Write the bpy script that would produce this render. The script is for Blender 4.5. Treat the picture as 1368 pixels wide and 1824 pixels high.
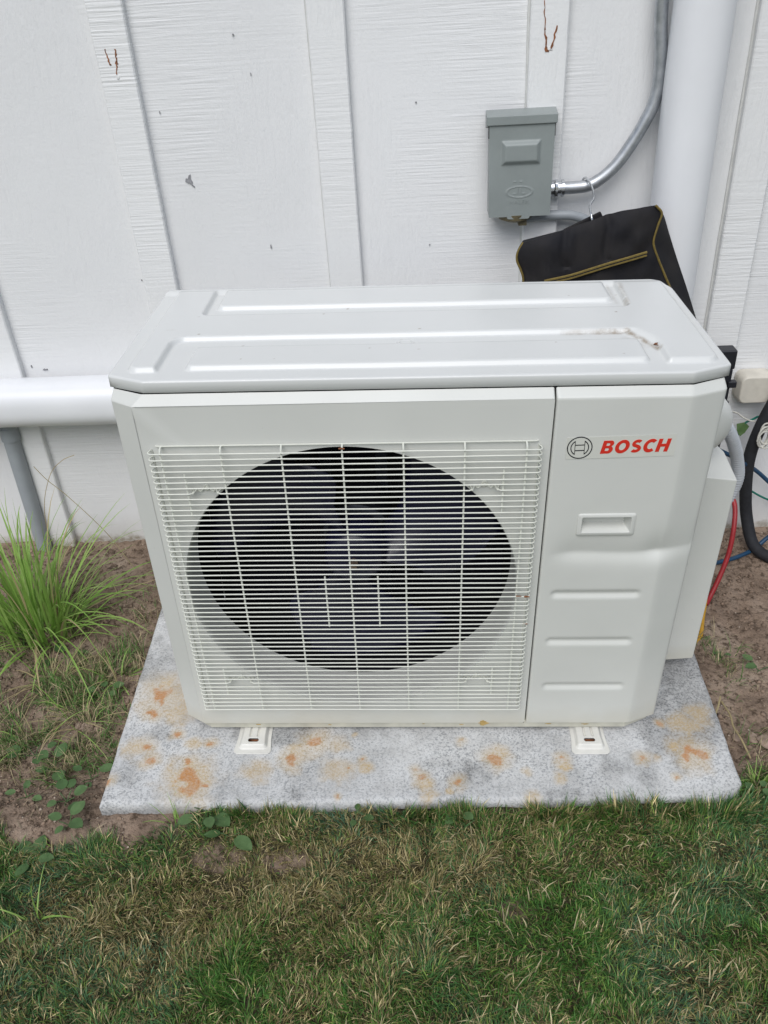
import bpy, bmesh, math, random
import numpy as np
from mathutils import Vector, Matrix, noise
random.seed(7); rng = np.random.default_rng(11)
for o in list(bpy.data.objects): bpy.data.objects.remove(o)
scene = bpy.context.scene
COL = scene.collection
def rot(rx, ry, rz):
    return Matrix.Rotation(rz, 3, 'Z') @ Matrix.Rotation(ry, 3, 'Y') @ Matrix.Rotation(rx, 3, 'X')

# ------------------------------------------------------------------ camera
cam = bpy.data.cameras.new('camera'); co = bpy.data.objects.new('camera', cam); COL.objects.link(co)
Rw = Matrix.Rotation(.0797, 3, 'Z') @ Matrix.Rotation(-.5711, 3, 'X') @ Matrix.Rotation(.0645, 3, 'Y')
M3 = Matrix((Rw.col[0], Rw.col[2], -Rw.col[1])).transposed()
co.matrix_world = Matrix.Translation((.4669, -1.0178, 1.1094)) @ M3.to_4x4()
cam.sensor_fit = 'VERTICAL'; cam.sensor_height = 24; cam.lens = 24 * 1452.64 / 1824
cam.clip_start = .05; cam.clip_end = 300
scene.camera = co
# ------------------------------------------------------------------ light
SUN_EL, SUN_AZ = math.radians(50), math.radians(192)      # azimuth: compass, 180 = straight out from the wall
w = bpy.data.worlds.new('World'); scene.world = w; w.use_nodes = True
nt = w.node_tree; bg = nt.nodes['Background']
sky = nt.nodes.new('ShaderNodeTexSky'); sky.sky_type = 'NISHITA'; sky.sun_disc = False
sky.sun_elevation = SUN_EL; sky.sun_rotation = SUN_AZ; sky.air_density = 1.0; sky.dust_density = 2.0; sky.ozone_density = 1.0
nt.links.new(sky.outputs[0], bg.inputs[0]); bg.inputs[1].default_value = .07
sl = bpy.data.lights.new('sun', 'SUN'); so = bpy.data.objects.new('sun', sl); COL.objects.link(so)
sl.energy = 2.15; sl.angle = math.radians(48); sl.color = (.985, .99, 1)
dvec = Vector((math.sin(SUN_AZ) * math.cos(SUN_EL), math.cos(SUN_AZ) * math.cos(SUN_EL), math.sin(SUN_EL)))
so.rotation_euler = dvec.to_track_quat('Z', 'Y').to_euler()
scene.view_settings.view_transform = 'Standard'; scene.view_settings.look = 'None'
scene.view_settings.exposure = 0.27; scene.view_settings.gamma = 1; scene.view_settings.use_curve_mapping = False

# ------------------------------------------------------------------ helpers
def mesh_np(name, v, f, smooth=False):
    """v (n,3) array; f list of faces or (m,k) array"""
    me = bpy.data.meshes.new(name); v = np.asarray(v, np.float32)
    if isinstance(f, np.ndarray):
        m, k = f.shape; flat = f.ravel().astype(np.int32); st = np.arange(0, m * k, k, dtype=np.int32)
    else:
        ln = [len(q) for q in f]; flat = np.array([i for q in f for i in q], np.int32); st = np.concatenate([[0], np.cumsum(ln)[:-1]]).astype(np.int32)
    me.vertices.add(len(v)); me.vertices.foreach_set('co', v.ravel())
    me.loops.add(len(flat)); me.loops.foreach_set('vertex_index', flat)
    me.polygons.add(len(st)); me.polygons.foreach_set('loop_start', st)
    me.polygons.foreach_set('use_smooth', np.full(len(st), smooth))
    me.update(calc_edges=True); me.validate()
    return me
def link(name, me, mat=None, parent=None):
    o = bpy.data.objects.new(name, me); COL.objects.link(o)
    if mat and me is not None and not me.materials: me.materials.append(mat)
    if parent: o.parent = parent
    return o
def tag(o, label=None, cat=None, group=None, kind=None):
    for k, v in (('label', label), ('category', cat), ('group', group), ('kind', kind)):
        if v: o[k] = v
    return o
def empty(name, loc=(0, 0, 0), label=None, cat=None, group=None):
    o = bpy.data.objects.new(name, None); COL.objects.link(o); o.location = loc; o.empty_display_size = .05
    return tag(o, label, cat, group)
class MB:
    def __init__(s): s.v = []; s.f = []
    def add(s, v, f):
        n = len(s.v); s.v += [tuple(p) for p in v]; s.f += [[n + i for i in q] for q in f]
    def box(s, a, b):
        x0, y0, z0 = a; x1, y1, z1 = b
        s.add([(x0, y0, z0), (x1, y0, z0), (x1, y1, z0), (x0, y1, z0), (x0, y0, z1), (x1, y0, z1), (x1, y1, z1), (x0, y1, z1)],
              [(0, 3, 2, 1), (4, 5, 6, 7), (0, 1, 5, 4), (1, 2, 6, 5), (2, 3, 7, 6), (3, 0, 4, 7)])
    def tube(s, pts, r, n=8, caps=True, prof=None):
        P = [Vector(p) for p in pts]; m = len(P)
        rr = r if hasattr(r, '__len__') else [r] * m
        T = [(P[min(i + 1, m - 1)] - P[max(i - 1, 0)]).normalized() for i in range(m)]
        up = Vector((0, 0, 1)) if abs(T[0].z) < .9 else Vector((0, 1, 0))
        N = (up - T[0] * up.dot(T[0])).normalized(); V = []
        for i in range(m):
            N = (N - T[i] * N.dot(T[i])).normalized(); B = T[i].cross(N)
            for k in range(n):
                a = 2 * math.pi * k / n; c, q = math.cos(a), math.sin(a)
                e = 1 if not prof else (abs(c) ** prof + abs(q) ** prof) ** (-1 / prof)
                V.append(P[i] + (N * c + B * q) * rr[i] * e)
        F = [(i * n + k, i * n + (k + 1) % n, (i + 1) * n + (k + 1) % n, (i + 1) * n + k) for i in range(m - 1) for k in range(n)]
        if caps: F += [tuple(range(n))[::-1], tuple(range((m - 1) * n, m * n))]
        s.add(V, F)
    def build(s, name, mat, parent=None, smooth=False, bevel=0, seg=2, ang=30):
        me = mesh_np(name, np.array(s.v), s.f, smooth)
        bm = bmesh.new(); bm.from_mesh(me); bmesh.ops.recalc_face_normals(bm, faces=bm.faces); bm.to_mesh(me); bm.free()
        o = link(name, me, mat, parent)
        if bevel:
            b = o.modifiers.new('bevel', 'BEVEL'); b.width = bevel; b.segments = seg; b.limit_method = 'ANGLE'; b.angle_limit = math.radians(ang); b.harden_normals = True
            me.polygons.foreach_set('use_smooth', np.full(len(me.polygons), True))
        elif smooth:
            me.set_sharp_from_angle(angle=math.radians(45))
        return o
def catmull(P, n=8):
    P = [Vector(p) for p in P]; P = [2 * P[0] - P[1]] + P + [2 * P[-1] - P[-2]]; out = []
    for i in range(1, len(P) - 2):
        for k in range(n):
            t = k / n; a, b, c, d = P[i - 1], P[i], P[i + 1], P[i + 2]
            out.append(.5 * ((2 * b) + (c - a) * t + (2 * a - 5 * b + 4 * c - d) * t * t + (3 * b - a - 3 * c + d) * t ** 3))
    return out + [P[-2]]
def grid_faces(nu, nv, keep=None):
    i, j = np.meshgrid(np.arange(nu - 1), np.arange(nv - 1), indexing='ij')
    a = (i * nv + j).ravel(); F = np.stack([a, a + nv, a + nv + 1, a + 1], 1)
    if keep is not None: F = F[keep.ravel()]
    return F
def sstep(a, b, x):
    t = np.clip((x - a) / (b - a), 0, 1); return t * t * (3 - 2 * t)
def rbox(x, y, x0, x1, y0, y1, r):
    cx, cy, hx, hy = (x0 + x1) / 2, (y0 + y1) / 2, (x1 - x0) / 2, (y1 - y0) / 2
    qx = np.abs(x - cx) - hx + r; qy = np.abs(y - cy) - hy + r
    return np.hypot(np.maximum(qx, 0), np.maximum(qy, 0)) + np.minimum(np.maximum(qx, qy), 0) - r
def vnoise(x, y, s, seed=0.):
    """cheap vectorised value noise in numpy"""
    X = np.asarray(x) / s + seed * 17.3 + 1000; Y = np.asarray(y) / s + seed * 9.1 + 1000
    xi = np.floor(X).astype(np.int64); yi = np.floor(Y).astype(np.int64); fx = X - xi; fy = Y - yi
    def h(a, b):
        n = (a * 374761393 + b * 668265263) & 0xffffffff; n = ((n ^ (n >> 13)) * 1274126177) & 0xffffffff
        return ((n ^ (n >> 16)) & 0xffff) / 65535.
    fx = fx * fx * (3 - 2 * fx); fy = fy * fy * (3 - 2 * fy)
    return (h(xi, yi) * (1 - fx) + h(xi + 1, yi) * fx) * (1 - fy) + (h(xi, yi + 1) * (1 - fx) + h(xi + 1, yi + 1) * fx) * fy
def fbm(x, y, s, seed=0., o=4):
    t = 0; a = .5
    for k in range(o): t = t + a * vnoise(x, y, s / 2 ** k, seed + k); a *= .5
    return t / (1 - .5 ** o)

# ------------------------------------------------------------------ materials
class NT:
    def __init__(s, name):
        s.m = bpy.data.materials.new(name); s.m.use_nodes = True; s.t = s.m.node_tree; s.b = s.t.nodes['Principled BSDF']
        s.tc = s.t.nodes.new('ShaderNodeTexCoord')
    def n(s, t, **k):
        q = s.t.nodes.new(t)
        for a, b in k.items(): setattr(q, a, b)
        return q
    def l(s, a, b): s.t.links.new(a, b)
    def co(s, scale=(1, 1, 1), rot=(0, 0, 0)):
        m = s.n('ShaderNodeMapping'); m.inputs['Scale'].default_value = scale; m.inputs['Rotation'].default_value = rot
        s.l(s.tc.outputs['Object'], m.inputs[0]); return m.outputs[0]
    def noise(s, scale, detail=4, rough=.55, co=None, dist=0):
        q = s.n('ShaderNodeTexNoise'); q.inputs['Scale'].default_value = scale; q.inputs['Detail'].default_value = detail
        q.inputs['Roughness'].default_value = rough; q.inputs['Distortion'].default_value = dist
        s.l(co if co is not None else s.tc.outputs['Object'], q.inputs['Vector']); return q.outputs['Fac']
    def ramp(s, fac, stops):
        q = s.n('ShaderNodeValToRGB'); r = q.color_ramp
        while len(r.elements) < len(stops): r.elements.new(.5)
        for e, (p, c) in zip(r.elements, stops):
            e.position = p; e.color = (c, c, c, 1) if not hasattr(c, '__len__') else (*c, 1)
        s.l(fac, q.inputs[0]); return q.outputs[0]
    def mix(s, f, a, b, mode='MIX'):
        q = s.n('ShaderNodeMix', data_type='RGBA', blend_type=mode)
        for i, v in ((0, f), (6, a), (7, b)):
            if isinstance(v, (int, float)): q.inputs[i].default_value = v
            elif isinstance(v, tuple): q.inputs[i].default_value = (*v, 1)
            else: s.l(v, q.inputs[i])
        return q.outputs[2]
    def math(s, op, a, b=0., clamp=False):
        q = s.n('ShaderNodeMath', operation=op, use_clamp=clamp)
        for i, v in ((0, a), (1, b)):
            if isinstance(v, (int, float)): q.inputs[i].default_value = v
            else: s.l(v, q.inputs[i])
        return q.outputs[0]
    def attr(s, name): q = s.n('ShaderNodeAttribute', attribute_name=name); return q
    def bump(s, h, dist=.001, st=1., prev=None):
        q = s.n('ShaderNodeBump'); q.inputs['Distance'].default_value = dist; q.inputs['Strength'].default_value = st
        s.l(h, q.inputs['Height'])
        if prev is not None: s.l(prev, q.inputs['Normal'])
        s.l(q.outputs[0], s.b.inputs['Normal']); return q.outputs[0]
    def set(s, col=None, rough=None, metal=None, spec=None):
        for nm, v in (('Base Color', col), ('Roughness', rough), ('Metallic', metal), ('Specular IOR Level', spec)):
            if v is None: continue
            if isinstance(v, tuple): s.b.inputs[nm].default_value = (*v, 1)
            elif isinstance(v, (int, float)): s.b.inputs[nm].default_value = v
            else: s.l(v, s.b.inputs[nm])
        return s.m
def simple(name, col, rough=.5, metal=0, var=.12, sc=60, bumpd=0, bsc=400):
    m = NT(name); n = m.noise(sc, 4)
    c = m.ramp(n, [(.3, tuple(x * (1 - var) for x in col)), (.7, tuple(min(1, x * (1 + var)) for x in col))])
    m.set(c, rough, metal)
    if bumpd: m.bump(m.noise(bsc, 3), bumpd)
    return m.m

UNITC = (.622, .630, .592)
def unit_paint():
    m = NT('cream_enamel')
    big = m.noise(5, 4); c = m.mix(m.ramp(big, [(.35, 0.), (.7, 1.)]), UNITC, tuple(x * .95 for x in UNITC))
    sp = m.noise(240, 2); c = m.mix(m.ramp(sp, [(.765, 0.), (.79, .6)]), c, (.25, .22, .17))
    # grime near the base rim, a true stain
    sep = m.n('ShaderNodeSeparateXYZ'); m.l(m.tc.outputs['Object'], sep.inputs[0])
    z = m.math('ADD', sep.outputs[2], m.math('MULTIPLY', m.noise(18, 5), .05))
    low = m.ramp(z, [(.022, 1.), (.075, 0.)])
    c = m.mix(m.math('MULTIPLY', low, .55), c, (.50, .47, .37))
    m.set(c, m.ramp(m.noise(9, 4), [(.3, .30), (.7, .42)]), 0)
    m.bump(m.noise(500, 2), .00008, .6)
    return m.m
def lid_paint():
    m = NT('cream_enamel_skylit')
    big = m.noise(4, 4); c = m.mix(m.ramp(big, [(.35, 0.), (.7, 1.)]), (.640, .650, .635), (.615, .625, .608))  # same enamel as the body, lightened to paint in the sky's reflection
    a = m.attr('dirt'); n = m.noise(70, 5, .7)
    d = m.math('MULTIPLY', a.outputs['Fac'], m.ramp(n, [(.35, .1), (.6, 1.)]))
    c = m.mix(d, c, (.26, .21, .15))
    m.set(c, .25, 0)
    return m.m
def wall_paint(name='white_wall_paint', vert=.5, tint=(.70, .715, .735), seed=0):
    m = NT(name)
    o = m.n('ShaderNodeObjectInfo')
    vadd = m.n('ShaderNodeVectorMath', operation='ADD'); m.l(m.tc.outputs['Object'], vadd.inputs[0])
    cmb = m.n('ShaderNodeCombineXYZ'); m.l(m.math('MULTIPLY', o.outputs['Random'], 7.), cmb.inputs[0]); cmb.inputs[2].default_value = seed
    m.l(cmb.outputs[0], vadd.inputs[1]); base = vadd.outputs[0]
    def mp(sc):
        q = m.n('ShaderNodeMapping'); q.inputs['Scale'].default_value = sc; m.l(base, q.inputs[0]); return q.outputs[0]
    horiz = m.noise(1, 2, .5, mp((9, 1, 230)))          # saw marks
    vertg = m.noise(1, 5, .65, mp((110, 1, 16)), .8)        # grain
    fine = m.noise(150, 3, .6, base)
    msk = m.ramp(m.noise(3.2, 2, .5, base), [(.42, 0.), (.58, 1.)])
    sel = m.mix(msk, horiz, vertg)
    vis = m.ramp(m.noise(5, 3, .5, base), [(.3, .25), (.7, 1.)])
    h = m.math('ADD', m.math('MULTIPLY', sel, vis), m.math('MULTIPLY', fine, .25))
    c = m.mix(m.ramp(m.noise(2.3, 4, .5, base), [(.3, 0.), (.7, 1.)]), tint, tuple(x * .94 for x in tint))
    c = m.mix(m.ramp(sel, [(.25, .22), (.42, 0.)]), c, tuple(x * .72 for x in tint))
    # flaked bottom rim
    sep = m.n('ShaderNodeSeparateXYZ'); m.l(m.tc.outputs['Object'], sep.inputs[0])
    z = m.math('ADD', sep.outputs[2], m.math('MULTIPLY', m.math('SUBTRACT', m.noise(30, 5, .6), .5), .06))
    low = m.ramp(m.math('ADD', z, 1.), [(.915, 1.), (.935, 0.)])
    c = m.mix(m.math('MULTIPLY', low, m.ramp(m.noise(90, 4, .7), [(.35, .35), (.6, 1.)])), c, (.27, .24, .19))
    c = m.mix(m.math('MULTIPLY', m.ramp(m.math('ADD', z, 1.), [(.93, 1.), (1.08, 0.)]), .25), c, (.42, .38, .30))
    pk = m.ramp(m.noise(34, 3, .6, base), [(.775, 0.), (.785, .8)])
    c = m.mix(pk, c, (.22, .2, .18))
    m.set(c, .5, 0); m.bump(h, .0023, .8)
    return m.m
def slab_mat():
    m = NT('weathered_concrete')
    n1 = m.noise(7, 5, .6); n2 = m.noise(250, 4, .75); n3 = m.noise(360, 3, .7); n4 = m.noise(28, 5, .65)
    c = m.ramp(n1, [(.3, (.44, .44, .43)), (.5, (.54, .54, .53)), (.7, (.65, .65, .635))])
    c = m.mix(m.ramp(n4, [(.4, 0.), (.65, .5)]), c, (.66, .67, .67))
    speck = m.ramp(n2, [(.41, 1.), (.50, 0.)])
    c = m.mix(m.math('MULTIPLY', speck, m.ramp(m.noise(6, 3), [(.3, .25), (.65, .7)])), c, (.17, .18, .19))
    c = m.mix(m.ramp(n3, [(.60, 0.), (.68, .5)]), c, (.74, .74, .73))
    gr = m.attr('grime_shade'); c = m.mix(m.math('MULTIPLY', gr.outputs['Fac'], m.ramp(n2, [(.3, 1.), (.65, .35)])), c, (.13, .13, .125))
    tn = m.attr('tan'); c = m.mix(m.math('MULTIPLY', tn.outputs['Fac'], m.ramp(n2, [(.4, .9), (.65, .35)])), c, (.56, .41, .21))
    ru = m.attr('rust'); c = m.mix(m.math('MULTIPLY', ru.outputs['Fac'], m.ramp(n2, [(.33, 1.), (.7, .55)])), c, (.47, .21, .07))
    m.set(c, .9, 0, .2); b = m.bump(m.math('ADD', m.math('MULTIPLY', n2, .6), m.math('MULTIPLY', n3, .3)), .0028, .9)
    return m.m
def soil_mat():
    m = NT('dry_soil')
    n1 = m.noise(9, 5, .6); n2 = m.noise(70, 5, .7); n3 = m.noise(260, 3, .7)
    c = m.ramp(n1, [(.3, (.18, .13, .095)), (.5, (.29, .215, .16)), (.72, (.40, .315, .245))])
    c = m.mix(m.ramp(n2, [(.38, .85), (.50, 0.)]), c, (.07, .048, .033))
    c = m.mix(m.ramp(n3, [(.66, 0.), (.72, .7)]), c, (.42, .34, .26))
    a = m.attr('lawn'); c = m.mix(a.outputs['Fac'], c, m.ramp(n2, [(.3, (.02, .022, .010)), (.7, (.065, .06, .028))]))
    m.set(c, .95, 0, .15); m.bump(m.math('ADD', n2, m.math('MULTIPLY', n3, .5)), .007, 1.)
    return m.m
def col_attr_mat(name, rough=.55, trans=.25):
    m = NT(name); a = m.attr('Col')
    m.set(a.outputs['Color'], rough, 0, .35)
    if trans:
        t = m.n('ShaderNodeBsdfTranslucent'); m.l(a.outputs['Color'], t.inputs[0]); mx = m.n('ShaderNodeMixShader'); mx.inputs[0].default_value = trans
        out = m.t.nodes['Material Output']; m.l(m.b.outputs[0], mx.inputs[1]); m.l(t.outputs[0], mx.inputs[2]); m.l(mx.outputs[0], out.inputs[0])
    return m.m
def leaf_mat(name, c1, c2):
    m = NT(name); o = m.n('ShaderNodeObjectInfo'); n = m.noise(60, 3)
    c = m.mix(o.outputs['Random'], c1, c2); c = m.mix(m.ramp(n, [(.35, .35), (.65, 0.)]), c, tuple(x * .6 for x in c1))
    m.set(c, .5, 0, .4); t = m.n('ShaderNodeBsdfTranslucent'); m.l(c, t.inputs[0]); mx = m.n('ShaderNodeMixShader'); mx.inputs[0].default_value = .25
    out = m.t.nodes['Material Output']; m.l(m.b.outputs[0], mx.inputs[1]); m.l(t.outputs[0], mx.inputs[2]); m.l(mx.outputs[0], out.inputs[0])
    return m.m
def galv():
    m = NT('galvanised_steel'); n = m.noise(55, 4, .6)
    c = m.ramp(n, [(.3, (.36, .38, .40)), (.7, (.52, .54, .56))]); m.set(c, m.ramp(m.noise(25, 3), [(.3, .32), (.7, .5)]), .75)
    return m.m
M_UNIT = unit_paint(); M_LID = lid_paint(); M_WALL = wall_paint(tint=(.745, .75, .75)); M_BATT = wall_paint('white_batten_paint', tint=(.765, .77, .765), seed=4)
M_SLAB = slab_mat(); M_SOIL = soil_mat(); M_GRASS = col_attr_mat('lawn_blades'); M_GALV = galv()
M_WIRE = simple('ivory_wire_coating', (.66, .67, .60), .35, 0, .04)
M_PIPE = simple('white_vinyl', (.735, .745, .76), .34, 0, .03, 8)
M_PAN = simple('base_pan_enamel', (.50, .49, .41), .45, 0, .15, 30)
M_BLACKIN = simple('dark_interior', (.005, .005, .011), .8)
M_FAN = simple('fan_plastic', (.007, .007, .026), .36, 0, .3, 12)
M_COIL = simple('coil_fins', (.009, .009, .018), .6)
M_STRUT = simple('dull_zinc', (.03, .034, .05), .5, .5)
M_GREYBOX = simple('grey_enamel', (.235, .262, .255), .42, 0, .06, 20, .0001, 500)
M_DARK = simple('dark_gap', (.012, .012, .012), .9)
M_ZINC = simple('bright_zinc', (.62, .64, .66), .22, .95)
M_OLIVE = simple('olive_plastic', (.12, .10, .055), .6)
M_GREYPVC = simple('grey_conduit_pvc', (.30, .325, .345), .45, 0, .08, 14)
M_RED = simple('red_rubber', (.30, .018, .022), .5); M_YEL = simple('yellow_rubber', (.50, .27, .02), .5)
M_BLUE = simple('blue_cable_jacket', (.012, .05, .105), .45); M_GREEN = simple('green_wire_jacket', (.0, .14, .10), .5)
M_FOAM = simple('black_foam', (.012, .013, .016), .8, 0, .3, 80, .0006, 300)
M_BLACK = simple('black_plastic', (.012, .013, .018), .45)
M_BEIGE = simple('weathered_ivory', (.55, .52, .45), .55, 0, .15, 25)
M_ROPE = simple('grey_twine', (.50, .49, .44), .9, 0, .2, 200)
M_CORR = simple('grey_corrugated_pvc', (.48, .51, .54), .45, 0, .05)
M_REDPRINT = simple('red_print', (.62, .032, .018), .4, 0, .02); M_BLACKPRINT = simple('black_print', (.012, .014, .02), .4)
M_DECAL = simple('clear_sticker', (.605, .61, .555), .28, 0, .02)
M_RUST = simple('rust', (.22, .085, .035), .85, 0, .5, 160); M_TANR = simple('yellow_stain', (.42, .29, .10), .8, 0, .3, 120)
M_FLAKE = simple('bare_grey_wood', (.25, .25, .26), .9, 0, .3, 120)
M_GOLD = simple('mustard_piping', (.16, .115, .025), .7, 0, .25, 150)
M_STONE = simple('tan_stone', (.28, .21, .16), .9, 0, .3, 60)
def cloth():
    m = NT('black_woven_fabric'); wv = m.noise(1, 2, .5, m.co((900, 900, 900))); n = m.noise(14, 4)
    c = m.ramp(n, [(.3, (.007, .007, .010)), (.7, (.018, .016, .016))]); m.set(c, .75, 0, .3); m.bump(m.math('ADD', m.math('MULTIPLY', wv, .25), n), .002, .6)
    return m.m
M_CLOTH = cloth()
M_BLADE = leaf_mat('clump_blade', (.22, .40, .07), (.38, .54, .15)); M_DRYB = leaf_mat('dry_blade', (.50, .40, .22), (.38, .33, .17))
M_LEAF = leaf_mat('weed_leaf', (.075, .15, .05), (.14, .235, .09))

# ------------------------------------------------------------------ ground
LEDGE = [(-1.6, -.10), (-.45, -.13), (-.34, -.155), (-.2, -.205), (-.06, -.205), (.03, -.175), (.10, -.118), (.14, -.10), (.9, -.10), (.96, -.085), (1.02, -.03), (1.2, .0), (2, .02)]
def lawn_mask(x, y):
    e = np.interp(x, [p[0] for p in LEDGE], [p[1] for p in LEDGE])
    e = e + (fbm(x, y, .09, 3) - .5) * .07
    m = sstep(-.012, .022, e - y)
    def blob(cx, cy, rx, ry, k, s): # bare soil patches (k<0 adds grass)
        d = np.hypot((x - cx) / rx, (y - cy) / ry) + (fbm(x, y, .05, s) - .5) * 1.1
        return sstep(1.15, .6, d) * k
    m = m * (1 - blob(.10, -.222, .05, .02, .7, 5)) * (1 - blob(.22, -.225, .05, .022, .8, 6)) * (1 - blob(.57, -.30, .03, .02, .6, 8)) * (1 - blob(.93, -.125, .05, .012, .8, 9))
    return m
def ground_h(x, y):
    h = -.090 + (fbm(x, y, .35, 21) - .5) * .020 + (fbm(x, y, .045, 22) - .5) * .009
    rough = 1 - lawn_mask(x, y)
    h = h + rough * ((fbm(x, y, .016, 23, 3) - .5) * .012 + (fbm(x, y, .05, 24, 3) - .5) * .008)
    h = h + .008 * lawn_mask(x, y) + (.042 - .016 * sstep(.02, .20, x)) * np.exp(-((y + .155 - .018 * x) / .075) ** 2)
    return h
nx, ny = 620, 400
gx = np.linspace(-1.05, 1.75, nx); gy = np.linspace(-.95, .76, ny)
X, Y = np.meshgrid(gx, gy, indexing='ij'); Z = ground_h(X, Y)
edge = np.minimum.reduce([X + 1.05, 1.75 - X, Y + .95]); Z = Z - .02 * sstep(.06, 0, edge)
me = mesh_np('ground', np.stack([X, Y, Z], -1).reshape(-1, 3), grid_faces(nx, ny), True)
at = me.attributes.new('lawn', 'FLOAT', 'POINT'); at.data.foreach_set('value', (lawn_mask(X, Y) * .9).ravel().astype(np.float32))
g = link('ground', me, M_SOIL); tag(g, kind='structure')
mf = NT('far_lawn'); mf.set(mf.ramp(mf.noise(30, 6, .7), [(.3, (.03, .045, .015)), (.7, (.10, .11, .045))]), .95); mf.bump(mf.noise(90, 5, .7), .01)
b = MB(); b.add([(-60, -60, -.103), (60, -60, -.103), (60, 60, -.103), (-60, 60, -.103)], [(0, 1, 2, 3)])
tag(b.build('surrounding_lawn', mf.m), kind='structure')

# ------------------------------------------------------------------ house wall
WY = .7293
wall = empty('house_wall', (.4, WY, -.1), 'white painted board-and-batten house wall behind the outdoor unit', 'wall')
def inv(p, o): return tuple(a - b for a, b in zip(p, o))
WO = (.4, WY, -.1)
def wall_part(mb, name, mat, **k):
    o = mb.build(name, mat, None, **k); o.parent = wall; o.matrix_parent_inverse = Matrix.Translation(WO).inverted(); return o
BAT = [(-.160 + .4055 * k) for k in range(-5, 8)]
BW, BD = .0695, .018
for i in range(len(BAT) - 1):
    x0, x1 = BAT[i] + .02, BAT[i + 1] + .048
    x1 = BAT[i + 1] + .0185; 
    nX, nZ = 24, 150
    xs = np.linspace(x0, x1, nX); zs = np.linspace(-.10, 2.7, nZ); A, B = np.meshgrid(xs, zs, indexing='ij')
    D = WY + (fbm(A, B, .25, i) - .5) * .003
    front = np.stack([A, D, B], -1).reshape(-1, 3); back = front.copy(); back[:, 1] = WY + .016
    n = nX * nZ; F = grid_faces(nX, nZ).tolist(); rim = [j * nZ for j in range(nX)] + [(nX - 1) * nZ + j for j in range(1, nZ)] + [j * nZ + nZ - 1 for j in range(nX - 2, -1, -1)] + [j for j in range(nZ - 2, 0, -1)]
    F += [[a, bb, bb + n, a + n] for a, bb in zip(rim, rim[1:] + rim[:1])]
    mb = MB(); mb.v = [tuple(p) for p in np.vstack([front, back])]; mb.f = F
    wall_part(mb, 'siding_board', M_WALL, smooth=True)
M_CAULK = simple('aged_caulk', (.62, .625, .60), .6, 0, .08, 40)
for i, x in enumerate(BAT):
    mb = MB(); mb.tube([(x - .0005 + .0012 * noise.noise((x, z * 9, 5)), WY - .0005, z) for z in np.linspace(-.1, 2.7, 90)], .0034, 8); wall_part(mb, 'caulk_bead', M_CAULK, smooth=True)
    nZ = 140; zs = np.linspace(-.108 if i != 5 else -.112, 2.7, nZ); mb = MB(); V = []
    for z in zs:
        wob = (noise.noise((x * 5, z * 2.1, 3)) * .0022, noise.noise((x * 5, z * 2.1, 9)) * .0022)
        nick = [noise.noise((x * 3 + q, z * 55, 1)) * .0007 for q in range(2)]
        a, c = x + wob[0] + nick[0], x + BW + wob[1] + nick[1]; f = WY - BD
        V += [(a, WY + .004, z), (a, f + .0025, z), (a + .0025, f, z), (c - .0025, f, z), (c, f + .0025, z), (c, WY + .004, z)]
    F = [(j * 6 + k, j * 6 + k + 1, (j + 1) * 6 + k + 1, (j + 1) * 6 + k) for j in range(nZ - 1) for k in range(5)] + [tuple(range(6)), tuple(range((nZ - 1) * 6, nZ * 6))]
    mb.add(V, F); wall_part(mb, 'batten', M_BATT)
mb = MB(); mb.box((BAT[0], WY + .03, -.5), (BAT[-1], WY + .25, 2.7)); fo = wall_part(mb, 'foundation', M_DARK)
def splat(pts, y, th=.0006):
    """irregular thin flake lying on a vertical face; pts (x,z)"""
    n = len(pts); mb = MB(); V = [(p[0], y - th, p[1]) for p in pts] + [(p[0], y + .0006, p[1]) for p in pts]
    mb.add(V, [tuple(range(n))] + [(k, (k + 1) % n, (k + 1) % n + n, k + n) for k in range(n)]); return mb
def streak(x0, z0, x1, z1, w0, w1, seed):
    r = random.Random(seed); L = []; Rr = []; n = 9
    for k in range(n):
        t = k / (n - 1); x = x0 + (x1 - x0) * t + r.uniform(-.0012, .0012); z = z0 + (z1 - z0) * t; ww = (w0 + (w1 - w0) * t) * r.uniform(.35, 1.2) / 2
        L.append((x - ww, z)); Rr.append((x + ww, z))
    return L + Rr[::-1]
BF = WY - BD
for k, s in enumerate([(-.1393, 1.040, -.135, 1.013, .002, .0035), (-.119, 1.039, -.122, 1.015, .003, .0045), (-.1215, 1.015, -.127, .997, .0035, .0015),
                       (.675, 1.074, .6775, 1.028, .0016, .0026), (.6775, 1.03, .683, .993, .0026, .0065), (.699, 1.034, .691, .998, .002, .006), (.682, .996, .692, .9955, .007, .006)]):
    wall_part(splat(streak(*s, k), BF - .0004), 'rust_streak', M_RUST)
def blotch(cx, cz, r, seed, sx=1, sz=1, n=14):
    q = random.Random(seed); return [(cx + math.cos(a) * r * sx * q.uniform(.4, 1.25), cz + math.sin(a) * r * sz * q.uniform(.4, 1.25)) for a in [2 * math.pi * k / n for k in range(n)]]
FL = [[(-.0352, .7975), (-.0330, .8035), (-.0290, .8025), (-.0265, .8085), (-.0225, .8110), (-.0240, .8030), (-.0205, .7960), (-.0225, .7925), (-.0175, .7870), (-.0195, .7860), (-.0265, .7935), (-.0310, .7955)],
      blotch(.124, .660, .004, 3, .35, 1.3), blotch(-.4465, .401, .003, 4, 1.6, .8), blotch(-.4405, .4005, .0022, 5), blotch(-.475, .409, .003, 6, .5, 1.3), blotch(.103, 1.05, .0022, 7), blotch(.127, .984, .002, 8, .6, 1.6), blotch(-.062, .927, .0022, 9, .4, 1.5),
      blotch(-.17, .60, .0018, 12), blotch(.44, .92, .0018, 13), blotch(.46, .65, .0016, 14), blotch(-.50, .79, .002, 15, .5, 1.4)]
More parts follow.
